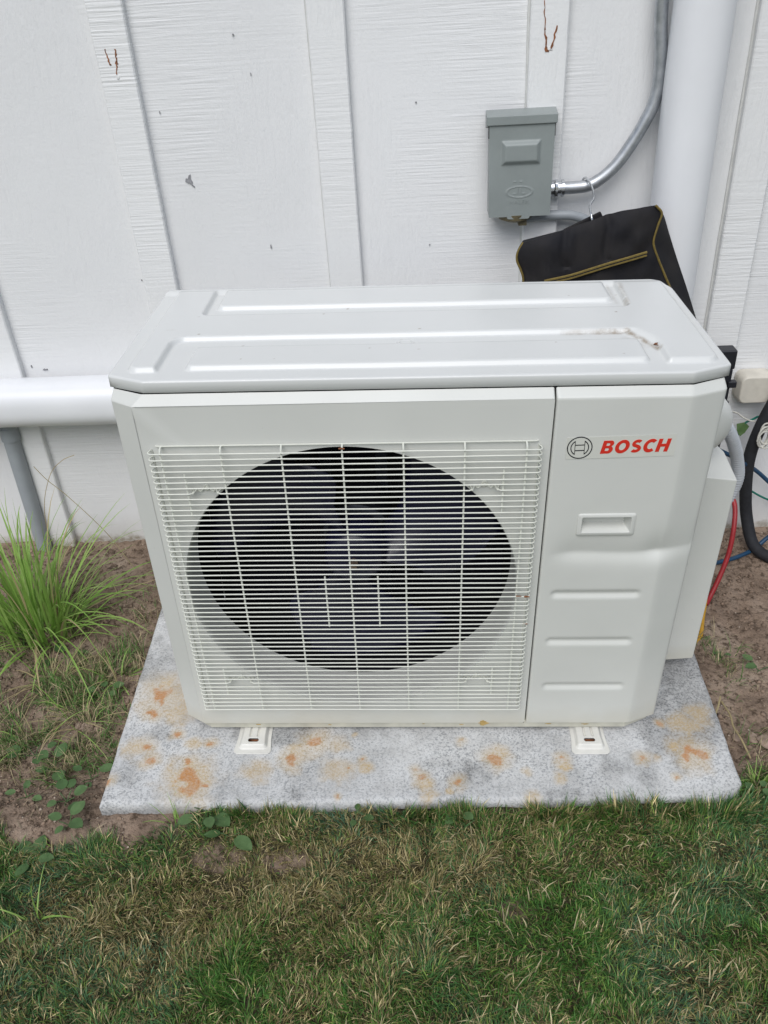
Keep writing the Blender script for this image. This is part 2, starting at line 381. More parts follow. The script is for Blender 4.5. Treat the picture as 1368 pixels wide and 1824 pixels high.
for k, p in enumerate(FL): wall_part(splat(p, WY - .0012, .0012), 'paint_chip', M_FLAKE)
for (x, z) in ((.6865, .9985), (-.125, .992)):
    mb = MB(); mb.tube([(x, BF + .001, z), (x, BF - .0012, z)], .0028, 10); wall_part(mb, 'nail_head', M_BATT, smooth=True)

# ------------------------------------------------------------------ slab
RU = rot(.0283, .0228, .018); RU4 = RU.to_4x4()
slab = empty('concrete_pad', (0, 0, 0), 'weathered grey concrete pad with orange rust stains under the outdoor unit', 'concrete pad'); slab.matrix_world = RU4
SP = [(-.120, -.1515), (.966, -.136), (.985, .45), (-.146, .45)]
TOP, BOT = -.0215, -.078
nu, nv = 330, 190
us = np.linspace(0, 1, nu); vs = np.linspace(0, 1, nv); us = .5 + .5 * np.sign(us - .5) * np.abs(2 * us - 1) ** .8; vs = .5 + .5 * np.sign(vs - .5) * np.abs(2 * vs - 1) ** .6; Ug, Vg = np.meshgrid(us, vs, indexing='ij')
P = [np.array(p) for p in SP]
XY = ((1 - Ug) * (1 - Vg))[..., None] * P[0] + (Ug * (1 - Vg))[..., None] * P[1] + (Ug * Vg)[..., None] * P[2] + ((1 - Ug) * Vg)[..., None] * P[3]
x, y = XY[..., 0], XY[..., 1]
dl = np.minimum.reduce([Ug * 1.08, (1 - Ug) * 1.08, Vg * .59, (1 - Vg) * .59])
R0 = .010
kc = sstep(.035, 0, np.hypot((1 - Ug) * 1.08, Vg * .59)); x = x - .011 * kc; y = y + .011 * kc
zz = TOP - (R0 - np.sqrt(np.maximum(R0 ** 2 - np.maximum(R0 - dl, 0) ** 2, 0))) + (fbm(x, y, .02, 31) - .5) * .0012 + (fbm(x, y, .15, 32) - .5) * .002
fal = sstep(.05, 0, dl); x = x + (fbm(x, y, .05, 33) - .5) * .004 * fal; y = y + ((fbm(x, y * 0, .05, 34) - .5) * .004 + (fbm(x, y * 0, .25, 35) - .5) * .007) * fal
top = np.stack([x, y, zz], -1).reshape(-1, 3)
rim = [j * nv for j in range(nu)] + [(nu - 1) * nv + j for j in range(1, nv)] + [j * nv + nv - 1 for j in range(nu - 2, -1, -1)] + list(range(nv - 2, 0, -1))
F = [list(q) for q in grid_faces(nu, nv)]; V = [top]; prev = rim; base = len(top)
for k, zb in enumerate(np.linspace(0, 1, 7)[1:]):
    rp = top[rim].copy(); rp[:, 2] = rp[:, 2] + (BOT - rp[:, 2]) * zb
    rp[:, 1] += (fbm(rp[:, 0] * 1., rp[:, 2], .03, 40) - .5) * .003 * zb; V.append(rp); cur = list(range(base, base + len(rim))); base += len(rim)
    F += [[a, b2, c2, d2] for a, b2, c2, d2 in zip(prev, prev[1:] + prev[:1], cur[1:] + cur[:1], cur)]; prev = cur
V = np.vstack(V); me = mesh_np('pad_block', V, F, True); bm = bmesh.new(); bm.from_mesh(me); bmesh.ops.recalc_face_normals(bm, faces=bm.faces); bm.to_mesh(me); bm.free()
S = [(-0.07, 0.09, 0.03, 0.9), (-0.078, 0.048, 0.014, 0.9), (-0.08, -0.031, 0.025, 0.4), (-0.068, -0.031, 0.01, 0.9), (-0.056, -0.062, 0.012, 0.8), (-0.118, -0.106, 0.009, 0.9), (-0.02, -0.002, 0.008, 0.9), (0.016, -0.025, 0.016, 0.4), (0.014, -0.06, 0.006, 0.9), (0.047, -0.025, 0.008, 0.7), (0.022, -0.098, 0.026, 0.95), (0.036, -0.115, 0.018, 0.85), (0.022, -0.098, 0.045, .5), (0.058, -0.113, 0.006, 0.9), (0.235, -0.021, 0.018, 0.8), (0.198, -0.056, 0.014, 1), (0.206, -0.038, 0.018, 0.4), (0.276, -0.031, 0.025, 0.3), (0.326, -0.06, 0.005, 0.9), (0.333, -0.074, 0.012, 0.5), (0.288, -0.133, 0.004, 1), (0.28, -0.08, 0.03, 0.3), (0.299, -0.077, 0.004, 0.9), (0.416, -0.082, 0.006, 0.8), (0.424, -0.093, 0.007, 0.7), (0.431, -0.109, 0.014, 0.6), (0.44, -0.131, 0.012, 0.4), (0.497, -0.017, 0.005, 0.8), (0.493, -0.105, 0.009, 0.9), (0.473, -0.12, 0.006, 0.5), (0.554, -0.056, 0.013, 0.8), (0.565, -0.044, 0.018, 0.4), (0.671, -0.056, 0.008, 1), (0.676, -0.074, 0.012, 0.6), (0.665, -0.097, 0.014, 0.4), (0.609, -0.086, 0.012, 0.3), (0.858, -0.097, 0.006, 0.9), (0.898, -0.04, 0.02, 0.9), (0.916, -0.044, 0.012, 0.8), (0.876, -0.032, 0.014, 0.6), (0.812, -0.055, 0.008, 0.8), (0.831, -0.056, 0.005, 0.8), (0.904, 0.019, 0.03, 0.35), (0.86, 0.023, 0.006, 0.7), (0.932, 0.045, 0.025, 0.3), (0.612, -0.137, 0.015, 0.3), (-0.068, 0.127, 0.02, 0.4), (0.31, -0.005, 0.006, 0.6), (-.03, .05, .03, .35), (.14, -.08, .025, .3)]
px_, py_ = V[:, 0], V[:, 1]
n1 = fbm(px_, py_, .018, 50, 4); n2 = fbm(px_, py_, .03, 51, 4); rust = np.zeros(len(V)); tan = np.zeros(len(V))
for cx, cy, r, s in S:
    d = np.hypot(px_ - cx - (n2 - .5) * .016, (py_ - cy - (n1 - .5) * .016)) / r
    if s > .65: rust = np.maximum(rust, sstep(.85, .45, d + (n1 - .5) * 1.7) * (.95 if s > .85 else .75)); tan = np.maximum(tan, sstep(2.9, .6, d + (n1 - .5) * 1.8) * .7)
    else: tan = np.maximum(tan, sstep(1.5, .3, d + (n1 - .5) * 1.4) * (.4 + s))
gr = sstep(.60, .86, fbm(px_, py_, .06, 52) + sstep(-.07, .02, py_) * .20 + sstep(.85, .95, px_) * sstep(.0, .1, py_) * .25) * .75  # grime noise, plus the unit's contact shadow painted along its front base
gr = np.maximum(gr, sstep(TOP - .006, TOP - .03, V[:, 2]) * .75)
for nm, a in (('rust', rust), ('tan', np.clip(tan, 0, .9)), ('grime_shade', gr)):
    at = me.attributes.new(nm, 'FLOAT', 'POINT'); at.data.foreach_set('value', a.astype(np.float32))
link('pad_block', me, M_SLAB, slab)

# ------------------------------------------------------------------ outdoor unit
unit = empty('heat_pump_outdoor_unit', (0, 0, 0), 'off-white outdoor heat pump unit with wire fan grille standing on the concrete pad', 'heat pump unit'); unit.matrix_world = RU4
W, FL_, FR_, SEAM, CD = .845, .033, .7955, .6135, .0195
ZB, ZT, ZS = .0065, .6475, .6585      # face bottom, face top before the bevel, seam under lid
D = .360
# fan-side front panel: flat face with round opening, throat, left chamfer, top bevel
cx, cz, cr = .3191, .3178, .2607
mb = MB(); xr = SEAM - .0022
angs = sorted(set([2 * math.pi * k / 160 for k in range(160)] + [math.atan2(zc - cz, xc - cx) % (2 * math.pi) for xc in (FL_, xr) for zc in (ZB, ZT)]))
N = len(angs); inner = []; outer = []
for a in angs:
    c, s = math.cos(a), math.sin(a); inner.append((cx + cr * c, 0, cz + cr * s))
    tx = ((xr - cx) / c) if c > 1e-9 else ((FL_ - cx) / c if c < -1e-9 else 1e9); tz = ((ZT - cz) / s) if s > 1e-9 else ((ZB - cz) / s if s < -1e-9 else 1e9)
    t = min(tx, tz); outer.append((cx + t * c, 0, cz + t * s))
mb.add(inner + outer, [(k, (k + 1) % N, (k + 1) % N + N, k + N) for k in range(N)])
BV = .0125
mb.add([(FL_, 0, ZB), (0, CD, ZB), (0, CD, ZT), (FL_, 0, ZT), (xr, 0, ZB), (xr, 0, ZT), (.047, BV, ZS), (.002, .0335, ZS), (xr, BV, ZS), (xr, .012, ZB), (xr, BV + .01, ZS), (0, .09, ZB), (0, .09, ZT), (.002, .09, ZS),
        (0, D, ZB), (0, D, ZT), (.002, D, ZS)],
       [(0, 1, 2, 3), (3, 2, 7, 6), (3, 6, 8, 5), (4, 5, 8, 10, 9), (1, 11, 12, 2), (2, 12, 13, 7), (11, 14, 15, 12), (12, 15, 16, 13)])
mb.add([(FL_, 0, ZB), (0, CD, ZB), (0, .09, ZB), (FL_ + .008, .012, ZB), (xr, 0, ZB), (xr, .012, ZB)], [(0, 3, 2, 1), (0, 4, 5, 3)])
me = mesh_np('front_panel', np.array(mb.v), mb.f); bm = bmesh.new(); bm.from_mesh(me); bmesh.ops.remove_doubles(bm, verts=bm.verts, dist=1e-5); bmesh.ops.recalc_face_normals(bm, faces=bm.faces)
f0 = [f for f in bm.faces if abs(f.normal.y) > .99][0]
if f0.normal.y > 0: bmesh.ops.reverse_faces(bm, faces=bm.faces)
bm.to_mesh(me); bm.free(); me.polygons.foreach_set('use_smooth', np.full(len(me.polygons), True))
fp = link('front_panel', me, M_UNIT, unit); bv = fp.modifiers.new('b', 'BEVEL'); bv.width = .0022; bv.segments = 3; bv.limit_method = 'ANGLE'; bv.angle_limit = math.radians(12); bv.harden_normals = True
# bell mouth
mb = MB(); prof = [(.2607, .0003), (.2590, .0035), (.2580, .010), (.2580, .040), (.2585, .074), (.264, .076), (.264, .003)]; n = 160
V = [(cx + r * math.cos(2 * math.pi * k / n), v, cz + r * math.sin(2 * math.pi * k / n)) for r, v in prof for k in range(n)]
mb.add(V, [(i * n + k, i * n + (k + 1) % n, (i + 1) * n + (k + 1) % n, (i + 1) * n + k) for i in range(len(prof) - 1) for k in range(n)])
bell = mb.build('fan_shroud', M_UNIT, unit, smooth=True)
# dark liner behind (coil, divider)
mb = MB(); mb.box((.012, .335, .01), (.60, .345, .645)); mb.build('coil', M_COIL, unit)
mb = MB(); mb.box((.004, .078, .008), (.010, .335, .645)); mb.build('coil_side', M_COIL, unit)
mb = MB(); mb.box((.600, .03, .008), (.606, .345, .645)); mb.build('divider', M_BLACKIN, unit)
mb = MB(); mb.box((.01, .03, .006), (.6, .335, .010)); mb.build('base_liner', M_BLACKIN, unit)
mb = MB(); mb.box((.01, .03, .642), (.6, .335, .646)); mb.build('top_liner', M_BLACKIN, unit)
# inner face of the panel round the opening
mb = MB(); V = []; n = 64
for k in range(n):
    a = 2 * math.pi * k / n; V += [(cx + .2645 * math.cos(a), .0765, cz + .2645 * math.sin(a)), (cx + .33 * math.cos(a), .0765, cz + .33 * math.sin(a))]
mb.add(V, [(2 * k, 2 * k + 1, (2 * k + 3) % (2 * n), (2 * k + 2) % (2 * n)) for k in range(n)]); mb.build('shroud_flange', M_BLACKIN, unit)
# motor, bracket, fan
mb = MB()
for x in (.262, .362): mb.box((x - .011, .245, .02), (x + .011, .262, .62))
mb.box((.25, .242, .50), (.375, .245, .52)); mb.box((.25, .242, .16), (.375, .245, .18)); mb.build('motor_bracket', M_STRUT, unit, bevel=.002)
mb = MB(); mb.tube([(cx, .15, cz), (cx, .155, cz), (cx, .24, cz)], [.05, .058, .06], 32); mb.build('motor', M_STRUT, unit, smooth=True)
mb = MB(); mb.tube([(cx, .072, cz), (cx, .076, cz), (cx, .083, cz), (cx, .14, cz)], [.030, .043, .050, .052], 40); hub = mb.build('fan_hub', M_FAN, unit, smooth=True)
mb = MB(); mb.tube([(cx, .058, cz), (cx, .064, cz), (cx, .072, cz)], [.0055, .008, .008], 6); mb.build('hub_nut', simple('brass_nut', (.22, .17, .13), .4, .6), hub)
def blade(a0):
    nr, na = 16, 18; V = []
    for i in range(nr):
        t = i / (nr - 1); r = .048 + .197 * t; sweep = .55 * t ** 1.5; wdt = .75 + .62 * math.sin(math.pi * min(1, t * 1.02) * .62)
        for j in range(na):
            s = j / (na - 1) - .5; a = a0 + sweep + s * wdt * (1 - .12 * t)
            if j == 0: a += .10 * math.sin(t * 9)
            V.append((cx + r * math.cos(a), .118 + s * .062 * (1 - .35 * t) - .012 * math.cos(s * 3.1), cz + r * math.sin(a)))
    return V, grid_faces(nr, na)
for k in range(3):
    V, F = blade(math.radians(8) + k * 2.0944); me = mesh_np('fan_blade', np.array(V), F, True); o = link('fan_blade', me, M_FAN, unit)
    sd = o.modifiers.new('s', 'SOLIDIFY'); sd.thickness = .003

# right service panel: height field on an unfolded profile
prof = []; x0 = SEAM + .0002
prof += [(x0, .012), (x0, .006), (x0 + .0002, .0028), (x0 + .0012, .0008), (x0 + .003, 0)]
HX0, HX1, HZ0, HZ1 = .6625, .7452, .4205, .4575
xs = list(np.linspace(x0 + .006, HX0, 15)) + list(np.linspace(HX0, HX1, 26))[1:] + list(np.linspace(HX1, FR_ - .004, 14))[1:]
prof += [(x_, 0.) for x_ in xs]
cdir = np.array([W - FR_, CD]); cl = np.linalg.norm(cdir); cdir = cdir / cl
prof += [(FR_ - .0012, .0002), (FR_ + .0012, .0009)] + [tuple(np.array([FR_, 0]) + cdir * t) for t in np.linspace(.005, cl - .004, 12)]
prof += [(W - .001, CD + .0002), (W, CD + .002), (W, CD + .006), (W, .06), (W, .12), (W, .2), (W, .28), (W, D)]
prof = np.array(prof)
zs = sorted(set(np.round(np.concatenate([np.linspace(ZB, ZT, 190), [HZ0, HZ1]]), 5)))
zs = [z for z in zs if not (abs(z - HZ0) < .0012 and z != HZ0) and not (abs(z - HZ1) < .0012 and z != HZ1)]
nP, nZ = len(prof), len(zs) + 4
A = np.zeros((nP, nZ, 3))
tang = np.gradient(prof, axis=0); tang /= np.linalg.norm(tang, axis=1)[:, None]; nrm = np.stack([-tang[:, 1], tang[:, 0]], 1)   # inward normal (x,v)
for j, z in enumerate(zs):
    xx = prof[:, 0]; dep = np.zeros(nP)
    for (gx0, gx1, gz) in ((.636, .771, .3045), (.636, .7715, .2035), (.638, .772, .0985)):
        d = rbox(xx, np.full(nP, z), gx0, gx1, gz - .0055, gz + .0055, .0055); dep += .0042 * sstep(.004, -.0045, d)
    # dent: a crease running across the panel and on to the chamfer
    crease = .3835 + .003 * np.sin(xx * 40) * .4 + np.maximum(xx - .775, 0) * .02; q = z - crease
    across = sstep(x0 + .002, x0 + .05, xx) * (1 - .55 * sstep(.79, .842, xx)); across[prof[:, 1] > CD + .001] = 0
    dep += across * .0062 * np.where(q > 0, np.exp(-(q / .030) ** 1.2), np.exp(-(np.abs(q) / .014) ** 1.5)) * (1 + .8 * np.exp(-((xx - .788) / .02) ** 2))
    dep += .0012 * (fbm(xx, np.full(nP, z), .12, 60) - .5) * sstep(x0 + .01, x0 + .04, xx) * (prof[:, 1] < CD)
    A[:, j, 0] = xx + nrm[:, 0] * dep; A[:, j, 1] = prof[:, 1] + nrm[:, 1] * dep; A[:, j, 2] = z
    if z < ZB + .003: A[:, j, 1] = np.maximum(A[:, j, 1], prof[:, 1] + .0)
# top bevel rows
tgt = []
for (px, pv) in prof:
    if pv <= .0001: tgt.append((px, BV))
    elif px < FR_ - .01: tgt.append((px, BV + pv * .3))
    elif px < W - .0011: t = (px - FR_) / (W - FR_); tgt.append((.797 + t * (.843 - .797), BV + t * (.0335 - BV)))
    else: tgt.append((.843, max(.0335, pv)))
tgt = np.array(tgt); jz = len(zs)
for k, (t, dz) in enumerate(((.05, .0008), (.22, .0030), (.78, .0085), (1., ZS - ZT))):
    A[:, jz + k, 0] = A[:, jz - 1, 0] + (tgt[:, 0] - A[:, jz - 1, 0]) * t; A[:, jz + k, 1] = A[:, jz - 1, 1] + (tgt[:, 1] - A[:, jz - 1, 1]) * t; A[:, jz + k, 2] = ZT + dz
cxm = (A[:-1, :-1] + A[1:, 1:]) / 2
keep = ~((cxm[..., 0] > HX0) & (cxm[..., 0] < HX1) & (cxm[..., 2] > HZ0) & (cxm[..., 2] < HZ1) & (cxm[..., 1] < .01))
me = mesh_np('service_panel', A.reshape(-1, 3), grid_faces(nP, nZ, keep), True); link('service_panel', me, M_UNIT, unit)
# pocket handle
mb = MB()
def rr(x0, x1, z0, z1, r, v, n=5):
    out = []
    for (cx_, cz_, a0) in ((x1 - r, z1 - r, 0), (x0 + r, z1 - r, 90), (x0 + r, z0 + r, 180), (x1 - r, z0 + r, 270)):
        for k in range(n): a = math.radians(a0 + 90 * k / (n - 1)); out.append((cx_ + r * math.cos(a), v, cz_ + r * math.sin(a)))
    return out
e = .0006
loops = [rr(HX0 - e, HX1 + e, HZ0 - e, HZ1 + e, .004, .0025), rr(HX0 - .0012, HX1 + .0012, HZ0 - .0012, HZ1 + .0012, .004, -.0004), rr(HX0, HX1, HZ0, HZ1, .0035, -.0016), rr(HX0 + .005, HX1 - .005, HZ0 + .0045, HZ1 - .0045, .0025, -.0016),
         rr(HX0 + .006, HX1 - .006, HZ0 + .0055, HZ1 - .0055, .002, .001), rr(HX0 + .008, HX1 - .011, HZ0 + .010, HZ1 - .0065, .002, .020)]
n = len(loops[0]); V = sum(loops, []); mb.add(V, [(i * n + k, i * n + (k + 1) % n, (i + 1) * n + (k + 1) % n, (i + 1) * n + k) for i in range(len(loops) - 1) for k in range(n)] + [tuple(range((len(loops) - 1) * n, len(loops) * n))])
mb.build('pocket_handle', M_UNIT, unit, smooth=True)
# back and seam backing, base pan
mb = MB(); mb.box((.001, D, ZB), (W - .001, D + .004, ZS)); mb.build('back_panel', M_UNIT, unit)
mb = MB(); mb.box((SEAM - .006, .0125, .0), (SEAM + .006, .02, ZS)); mb.build('seam_gap', M_DARK, unit)
mb = MB(); O = [(.010, CD + .006), (.045, .0035), (FR_ - .006, .0035), (W - .011, CD + .005), (W - .006, D - .004), (.006, D - .004)]
n = 6; mb.add([(p[0], p[1], -.0095) for p in O] + [(p[0], p[1], ZB + .001) for p in O], [tuple(range(n)), tuple(range(n, 2 * n))] + [(k, (k + 1) % n, (k + 1) % n + n, k + n) for k in range(n)])
mb.build('base_pan', M_PAN, unit, bevel=.0015, ang=20)
for k, (x, z, r) in enumerate(((.132, -.001, .004), (.262, -.002, .003), (.432, .0, .002), (.655, 0, .004), (.72, -.001, .005), (.5, -.002, .003))):
    o = splat(blotch(x, z, r * .6, 30 + k, 2.2, .4), .0032, .0003).build('rust_fleck', M_TANR, unit)
splat(blotch(.538, .006, .0075, 77, 1.4, .8, 22), -.0002, .0004).build('yellow_stain', M_TANR, unit)

# dark joint under the lid
mb = MB(); O = [(.006, .0375), (.0495, .0160), (.7945, .0160), (.838, .0375), (.838, .355), (.006, .355)]; n = 6
mb.add([(p[0], p[1], .652) for p in O] + [(p[0], p[1], .668) for p in O], [tuple(range(n)), tuple(range(n, 2 * n))] + [(k, (k + 1) % n, (k + 1) % n + n, k + n) for k in range(n)]); mb.build('lid_joint', M_DARK, unit)
# lid
LZ, LTOP = .6608, .6778
nxl, nyl = 430, 200
V0, V1 = .0115, .373
vv = np.linspace(0, 1, nyl); vv = V0 + (V1 - V0) * vv
def xl(v):
    if v < .0335: return .049 + (-.003 - .049) * (v - V0) / (.0335 - V0)
    rb = .016
    return -.003 + (rb - math.sqrt(max(rb * rb - (v - (V1 - rb)) ** 2, 0)) if v > V1 - rb else 0)
def xr_(v):
    if v < .0335: return .797 + (.850 - .797) * (v - V0) / (.0335 - V0)
    rb = .040
    return .850 - (rb - math.sqrt(max(rb * rb - (v - (V1 - rb)) ** 2, 0)) if v > V1 - rb else 0)
uu = np.linspace(0, 1, nxl)
X = np.array([[xl(v) + (xr_(v) - xl(v)) * u for v in vv] for u in uu]); Yv = np.broadcast_to(vv, X.shape).copy()
# pull the whole grid in by the edge radius
ER = .0035; bx = (X - .4235) ; X2 = .4235 + bx * (1 - ER / .426); Y2 = V0 + ER + (Yv - V0) * ((V1 - V0 - 2 * ER) / (V1 - V0))
sw = .0034
def up(d): return sstep(sw, -sw, d)
Mreg = up(rbox(X2, Y2, .024, .834, .040, .50, .014))
Fc = up(rbox(X2, Y2, .064, .767, -.10, .148, .022)) * sstep(.012, -.014, ((X2 - .7375) + (Y2 - .1480) * .62) / 1.177); P1 = up(rbox(X2, Y2, .106, .742, .043, .112, .008))
Rc = up(rbox(X2, Y2, .089, .7565, .239, .60, .012)); P2 = up(rbox(X2, Y2, .106, .738, .273, .60, .010))
H = .0074 * np.clip(Mreg * (1 - Fc) * (1 - Rc) + np.maximum(P1, P2), 0, 1)
H = H * sstep(.362, .345, Y2) + .004 * sstep(.345, .362, Y2) * sstep(.372, .368, Y2)
Zl = LTOP + H + .0012 * (fbm(X2, Y2, .2, 70) - .5)
top = np.stack([X2, Y2, Zl], -1)
nu, nv = top.shape[:2]; rim = [(i, 0) for i in range(nu)] + [(nu - 1, j) for j in range(1, nv)] + [(i, nv - 1) for i in range(nu - 2, -1, -1)] + [(0, j) for j in range(nv - 2, 0, -1)]
ri = [i * nv + j for i, j in rim]; T = top.reshape(-1, 3); rp = T[ri]
dd = np.roll(rp, -1, 0) - np.roll(rp, 1, 0); nn = np.stack([dd[:, 1], -dd[:, 0]], 1); nn /= (np.linalg.norm(nn, axis=1)[:, None] + 1e-12)
# corner smoothing of normals
for _ in range(4): nn = (np.roll(nn, 1, 0) + nn * 2 + np.roll(nn, -1, 0)); nn /= np.linalg.norm(nn, axis=1)[:, None]
F = [list(q) for q in grid_faces(nu, nv)]; Vl = [T]; prev = ri; base = len(T)
steps = [(ER * math.sin(a), -ER * (1 - math.cos(a))) for a in np.radians([22, 45, 68, 90])] + [(ER, -.006), (ER + .0002, LZ - LTOP), (ER - .0012, LZ - LTOP - .0004), (ER - .0014, LZ - LTOP + .003)]
for (o_, dz) in steps:
    r2 = rp.copy(); r2[:, 0] += nn[:, 0] * o_; r2[:, 1] += nn[:, 1] * o_
    zt = rp[:, 2]; r2[:, 2] = (zt * .3 + LTOP * .7 + dz) if abs(dz) < .007 else LTOP + dz
    Vl.append(r2); cur = list(range(base, base + len(ri))); base += len(ri)
    F += [[a, b2, c2, d2] for a, b2, c2, d2 in zip(prev, prev[1:] + prev[:1], cur[1:] + cur[:1], cur)]; prev = cur
Vl = np.vstack(Vl); me = mesh_np('lid', Vl, F, True)
bm = bmesh.new(); bm.from_mesh(me); bmesh.ops.recalc_face_normals(bm, faces=bm.faces); bm.to_mesh(me); bm.free()
x, y = Vl[:, 0], Vl[:, 1]
def seg(x0, y0, x1, y1, w):
    t = np.clip(((x - x0) * (x1 - x0) + (y - y0) * (y1 - y0)) / ((x1 - x0) ** 2 + (y1 - y0) ** 2), 0, 1); d = np.hypot(x - x0 - t * (x1 - x0), y - y0 - t * (y1 - y0)) / w
    return sstep(1.2, .2, d + (fbm(x, y, .02, 80) - .5) * .9), t
d1, t1 = seg(.64, .146, .735, .1465, .004); d2, t2 = seg(.735, .1455, .765, .085, .006); d3, t3 = seg(.763, .34, .757, .25, .006); d4, _ = seg(.836, .33, .835, .06, .0035); d5, _ = seg(.752, .10, .735, .125, .012); d6, _ = seg(.745, .27, .745, .35, .004)
spk = np.zeros(len(x)); rs = random.Random(4)
for _ in range(16):
    sx_, sy_, sr_ = rs.uniform(.05, .8), rs.uniform(.03, .35), rs.uniform(.0012, .0026)
    spk = np.maximum(spk, sstep(1.2, .5, np.hypot(x - sx_, y - sy_) / sr_) * rs.uniform(.5, 1.))
spk = np.maximum(spk, sstep(1.2, .2, np.hypot((x - .052) / .008, (y - .178) / .004)) * .35)
dirt = np.maximum.reduce([spk, d1 * (.3 + .6 * t1), d2 * .9, d3 * .45, d4 * .28, d5 * .22, d6 * .3])
at = me.attributes.new('dirt', 'FLOAT', 'POINT'); at.data.foreach_set('value', dirt.astype(np.float32))
lid = link('lid', me, M_LID, unit)
mb = MB(); mb.tube([(.409, .117, .6842), (.409, .139, .6842), (.4, .139, .6842)], .0006, 5); 
ap = [(.402, .128), (.402, .134), (.418, .134), (.418, .128), (.423, .128), (.410, .118), (.397, .128), (.402, .128)]
mb = MB(); mb.tube([(a, b_ , LTOP + .0001) for a, b_ in ap], .0009, 6); mb.build('arrow_mark', M_LID, lid, smooth=True)
# dead leaf scrap on the lid
mb = MB(); mb.add([(.7600, .098, .6805), (.7665, .1055, .6815), (.7690, .102, .683), (.7665, .092, .6808), (.7625, .093, .6825)], [(0, 1, 2, 4), (0, 4, 3)])
o = mb.build('leaf_scrap', M_RUST); o.parent = None; o.matrix_world = RU4; tag(o, 'tiny brown dead leaf scrap on the lid near its right front corner', 'leaf scrap'); sd = o.modifiers.new('s', 'SOLIDIFY'); sd.thickness = .0006

# decal, emblem, lettering
dec = None
def curve_fill(name, splines, mat, parent, depth, v, org, ang):
    cu = bpy.data.curves.new(name, 'CURVE'); cu.dimensions = '2D'; cu.fill_mode = 'BOTH'; cu.extrude = depth
    for pts in splines:
        sp = cu.splines.new('POLY'); sp.points.add(len(pts) - 1); sp.use_cyclic_u = True
        for q, p in zip(sp.points, pts): q.co = (p[0], p[1], 0, 1)
    t = bpy.data.objects.new('t', cu); COL.objects.link(t); dg = bpy.context.evaluated_depsgraph_get(); me = bpy.data.meshes.new_from_object(t.evaluated_get(dg)); bpy.data.objects.remove(t)
    me.name = name; c, s = math.cos(ang), math.sin(ang)
    me.transform(Matrix(((c, -s, 0, org[0]), (0, 0, -1, v), (s, c, 0, org[1]), (0, 0, 0, 1))))
    me.materials.clear(); return link(name, me, mat, parent)
TA = math.radians(1.35)
dec = curve_fill('logo_sticker', [[(0, 0), (.150, 0), (.150, .0345), (0, .0345)]], M_DECAL, unit, .0002, -.0004, (.6335, .5525), TA)
def circ(cx, cy, r, n=64, sx=1): return [(cx + r * sx * math.cos(2 * math.pi * k / n), cy + r * math.sin(2 * math.pi * k / n)) for k in range(n)]
R1 = .0176; lw = .0014
sp = [circ(0, 0, R1), circ(0, 0, R1 - lw)]
def lens(sgn, g):
    xi = .0062 + g * .6; ro = .0128 - g; zt = math.sqrt(ro * ro - xi * xi) - (g * .4)
    a0 = math.asin(min(1, zt / ro)); arc = [(ro * math.cos(a), ro * math.sin(a)) for a in np.linspace(-a0, a0, 22)]
    return [(sgn * p[0], p[1]) for p in [(xi, -zt)] + arc + [(xi, zt)]]
sp += [lens(1, 0), lens(1, .0013), lens(-1, 0), lens(-1, .0013)]
curve_fill('emblem', sp, M_BLACKPRINT, dec, .0002, -.0008, (.6515, .5712), TA)
curve_fill('emblem_crossbar', [[(-.0063, .0037), (.0063, .0037), (.0063, .0050), (-.0063, .0050)]], M_BLACKPRINT, dec, .0002, -.0008, (.6515, .5712), TA)
curve_fill('emblem_crossbar', [[(-.0063, -.0050), (.0063, -.0050), (.0063, -.0037), (-.0063, -.0037)]], M_BLACKPRINT, dec, .0002, -.0008, (.6515, .5712), TA)
def stroke(path, w):
    P = [np.array(p, float) for p in path]; L = []; Rr = []
    for i, p in enumerate(P):
        t = P[min(i + 1, len(P) - 1)] - P[max(i - 1, 0)]; t /= np.linalg.norm(t); nn_ = np.array([-t[1], t[0]]); L.append(tuple(p + nn_ * w / 2)); Rr.append(tuple(p - nn_ * w / 2))
    return L + Rr[::-1]
def arc(cx, cy, rx, ry, a0, a1, n=16): return [(cx + rx * math.cos(math.radians(a)), cy + ry * math.sin(math.radians(a))) for a in np.linspace(a0, a1, n)]
st = .265
GL = {}
GL['B'] = ([[(0, 0), (.52, 0)] + arc(.52, .285, .26, .285, -85, 62, 12) + [(.60, .53)] + arc(.50, .765, .24, .235, -50, 88, 12) + [(0, 1)],
            [(.26, .20), (.26, .41), (.44, .41)] + arc(.44, .305, .08, .105, 80, -80, 6) + [(.44, .20)], [(.26, .60), (.26, .80), (.42, .80)] + arc(.42, .70, .075, .10, 80, -80, 6) + [(.42, .60)]], .80)
GL['O'] = ([arc(.47, .5, .47, .52, 0, 353, 44), arc(.47, .5, .215, .285, 0, 353, 36)], .95)
GL['S'] = ([stroke(arc(.37, .70, .235, .195, 38, 232, 16)[:-1] + [(.30, .535), (.42, .485)] + arc(.36, .295, .245, .185, 52, -142, 16), .225)], .74)
GL['C'] = ([stroke(arc(.46, .5, .335, .395, 48, 312, 30), .25)], .80)
GL['H'] = ([[(0, 0), (.26, 0), (.26, .39), (.56, .39), (.56, 0), (.82, 0), (.82, 1), (.56, 1), (.56, .61), (.26, .61), (.26, 1), (0, 1)]], .82)
adv = 0; hgt = .0205; sh = .20; gap = .10
for ch in 'BOSCH':
    polys, wd = GL[ch]; sx_ = 1.0
    curve_fill('logo_letter', [[(((p[0] * sx_ + adv) + p[1] * sh) * hgt, p[1] * hgt) for p in q] for q in polys], M_REDPRINT, dec, .0002, -.0008, (.6803, .5612), TA)
    adv += wd * sx_ + gap

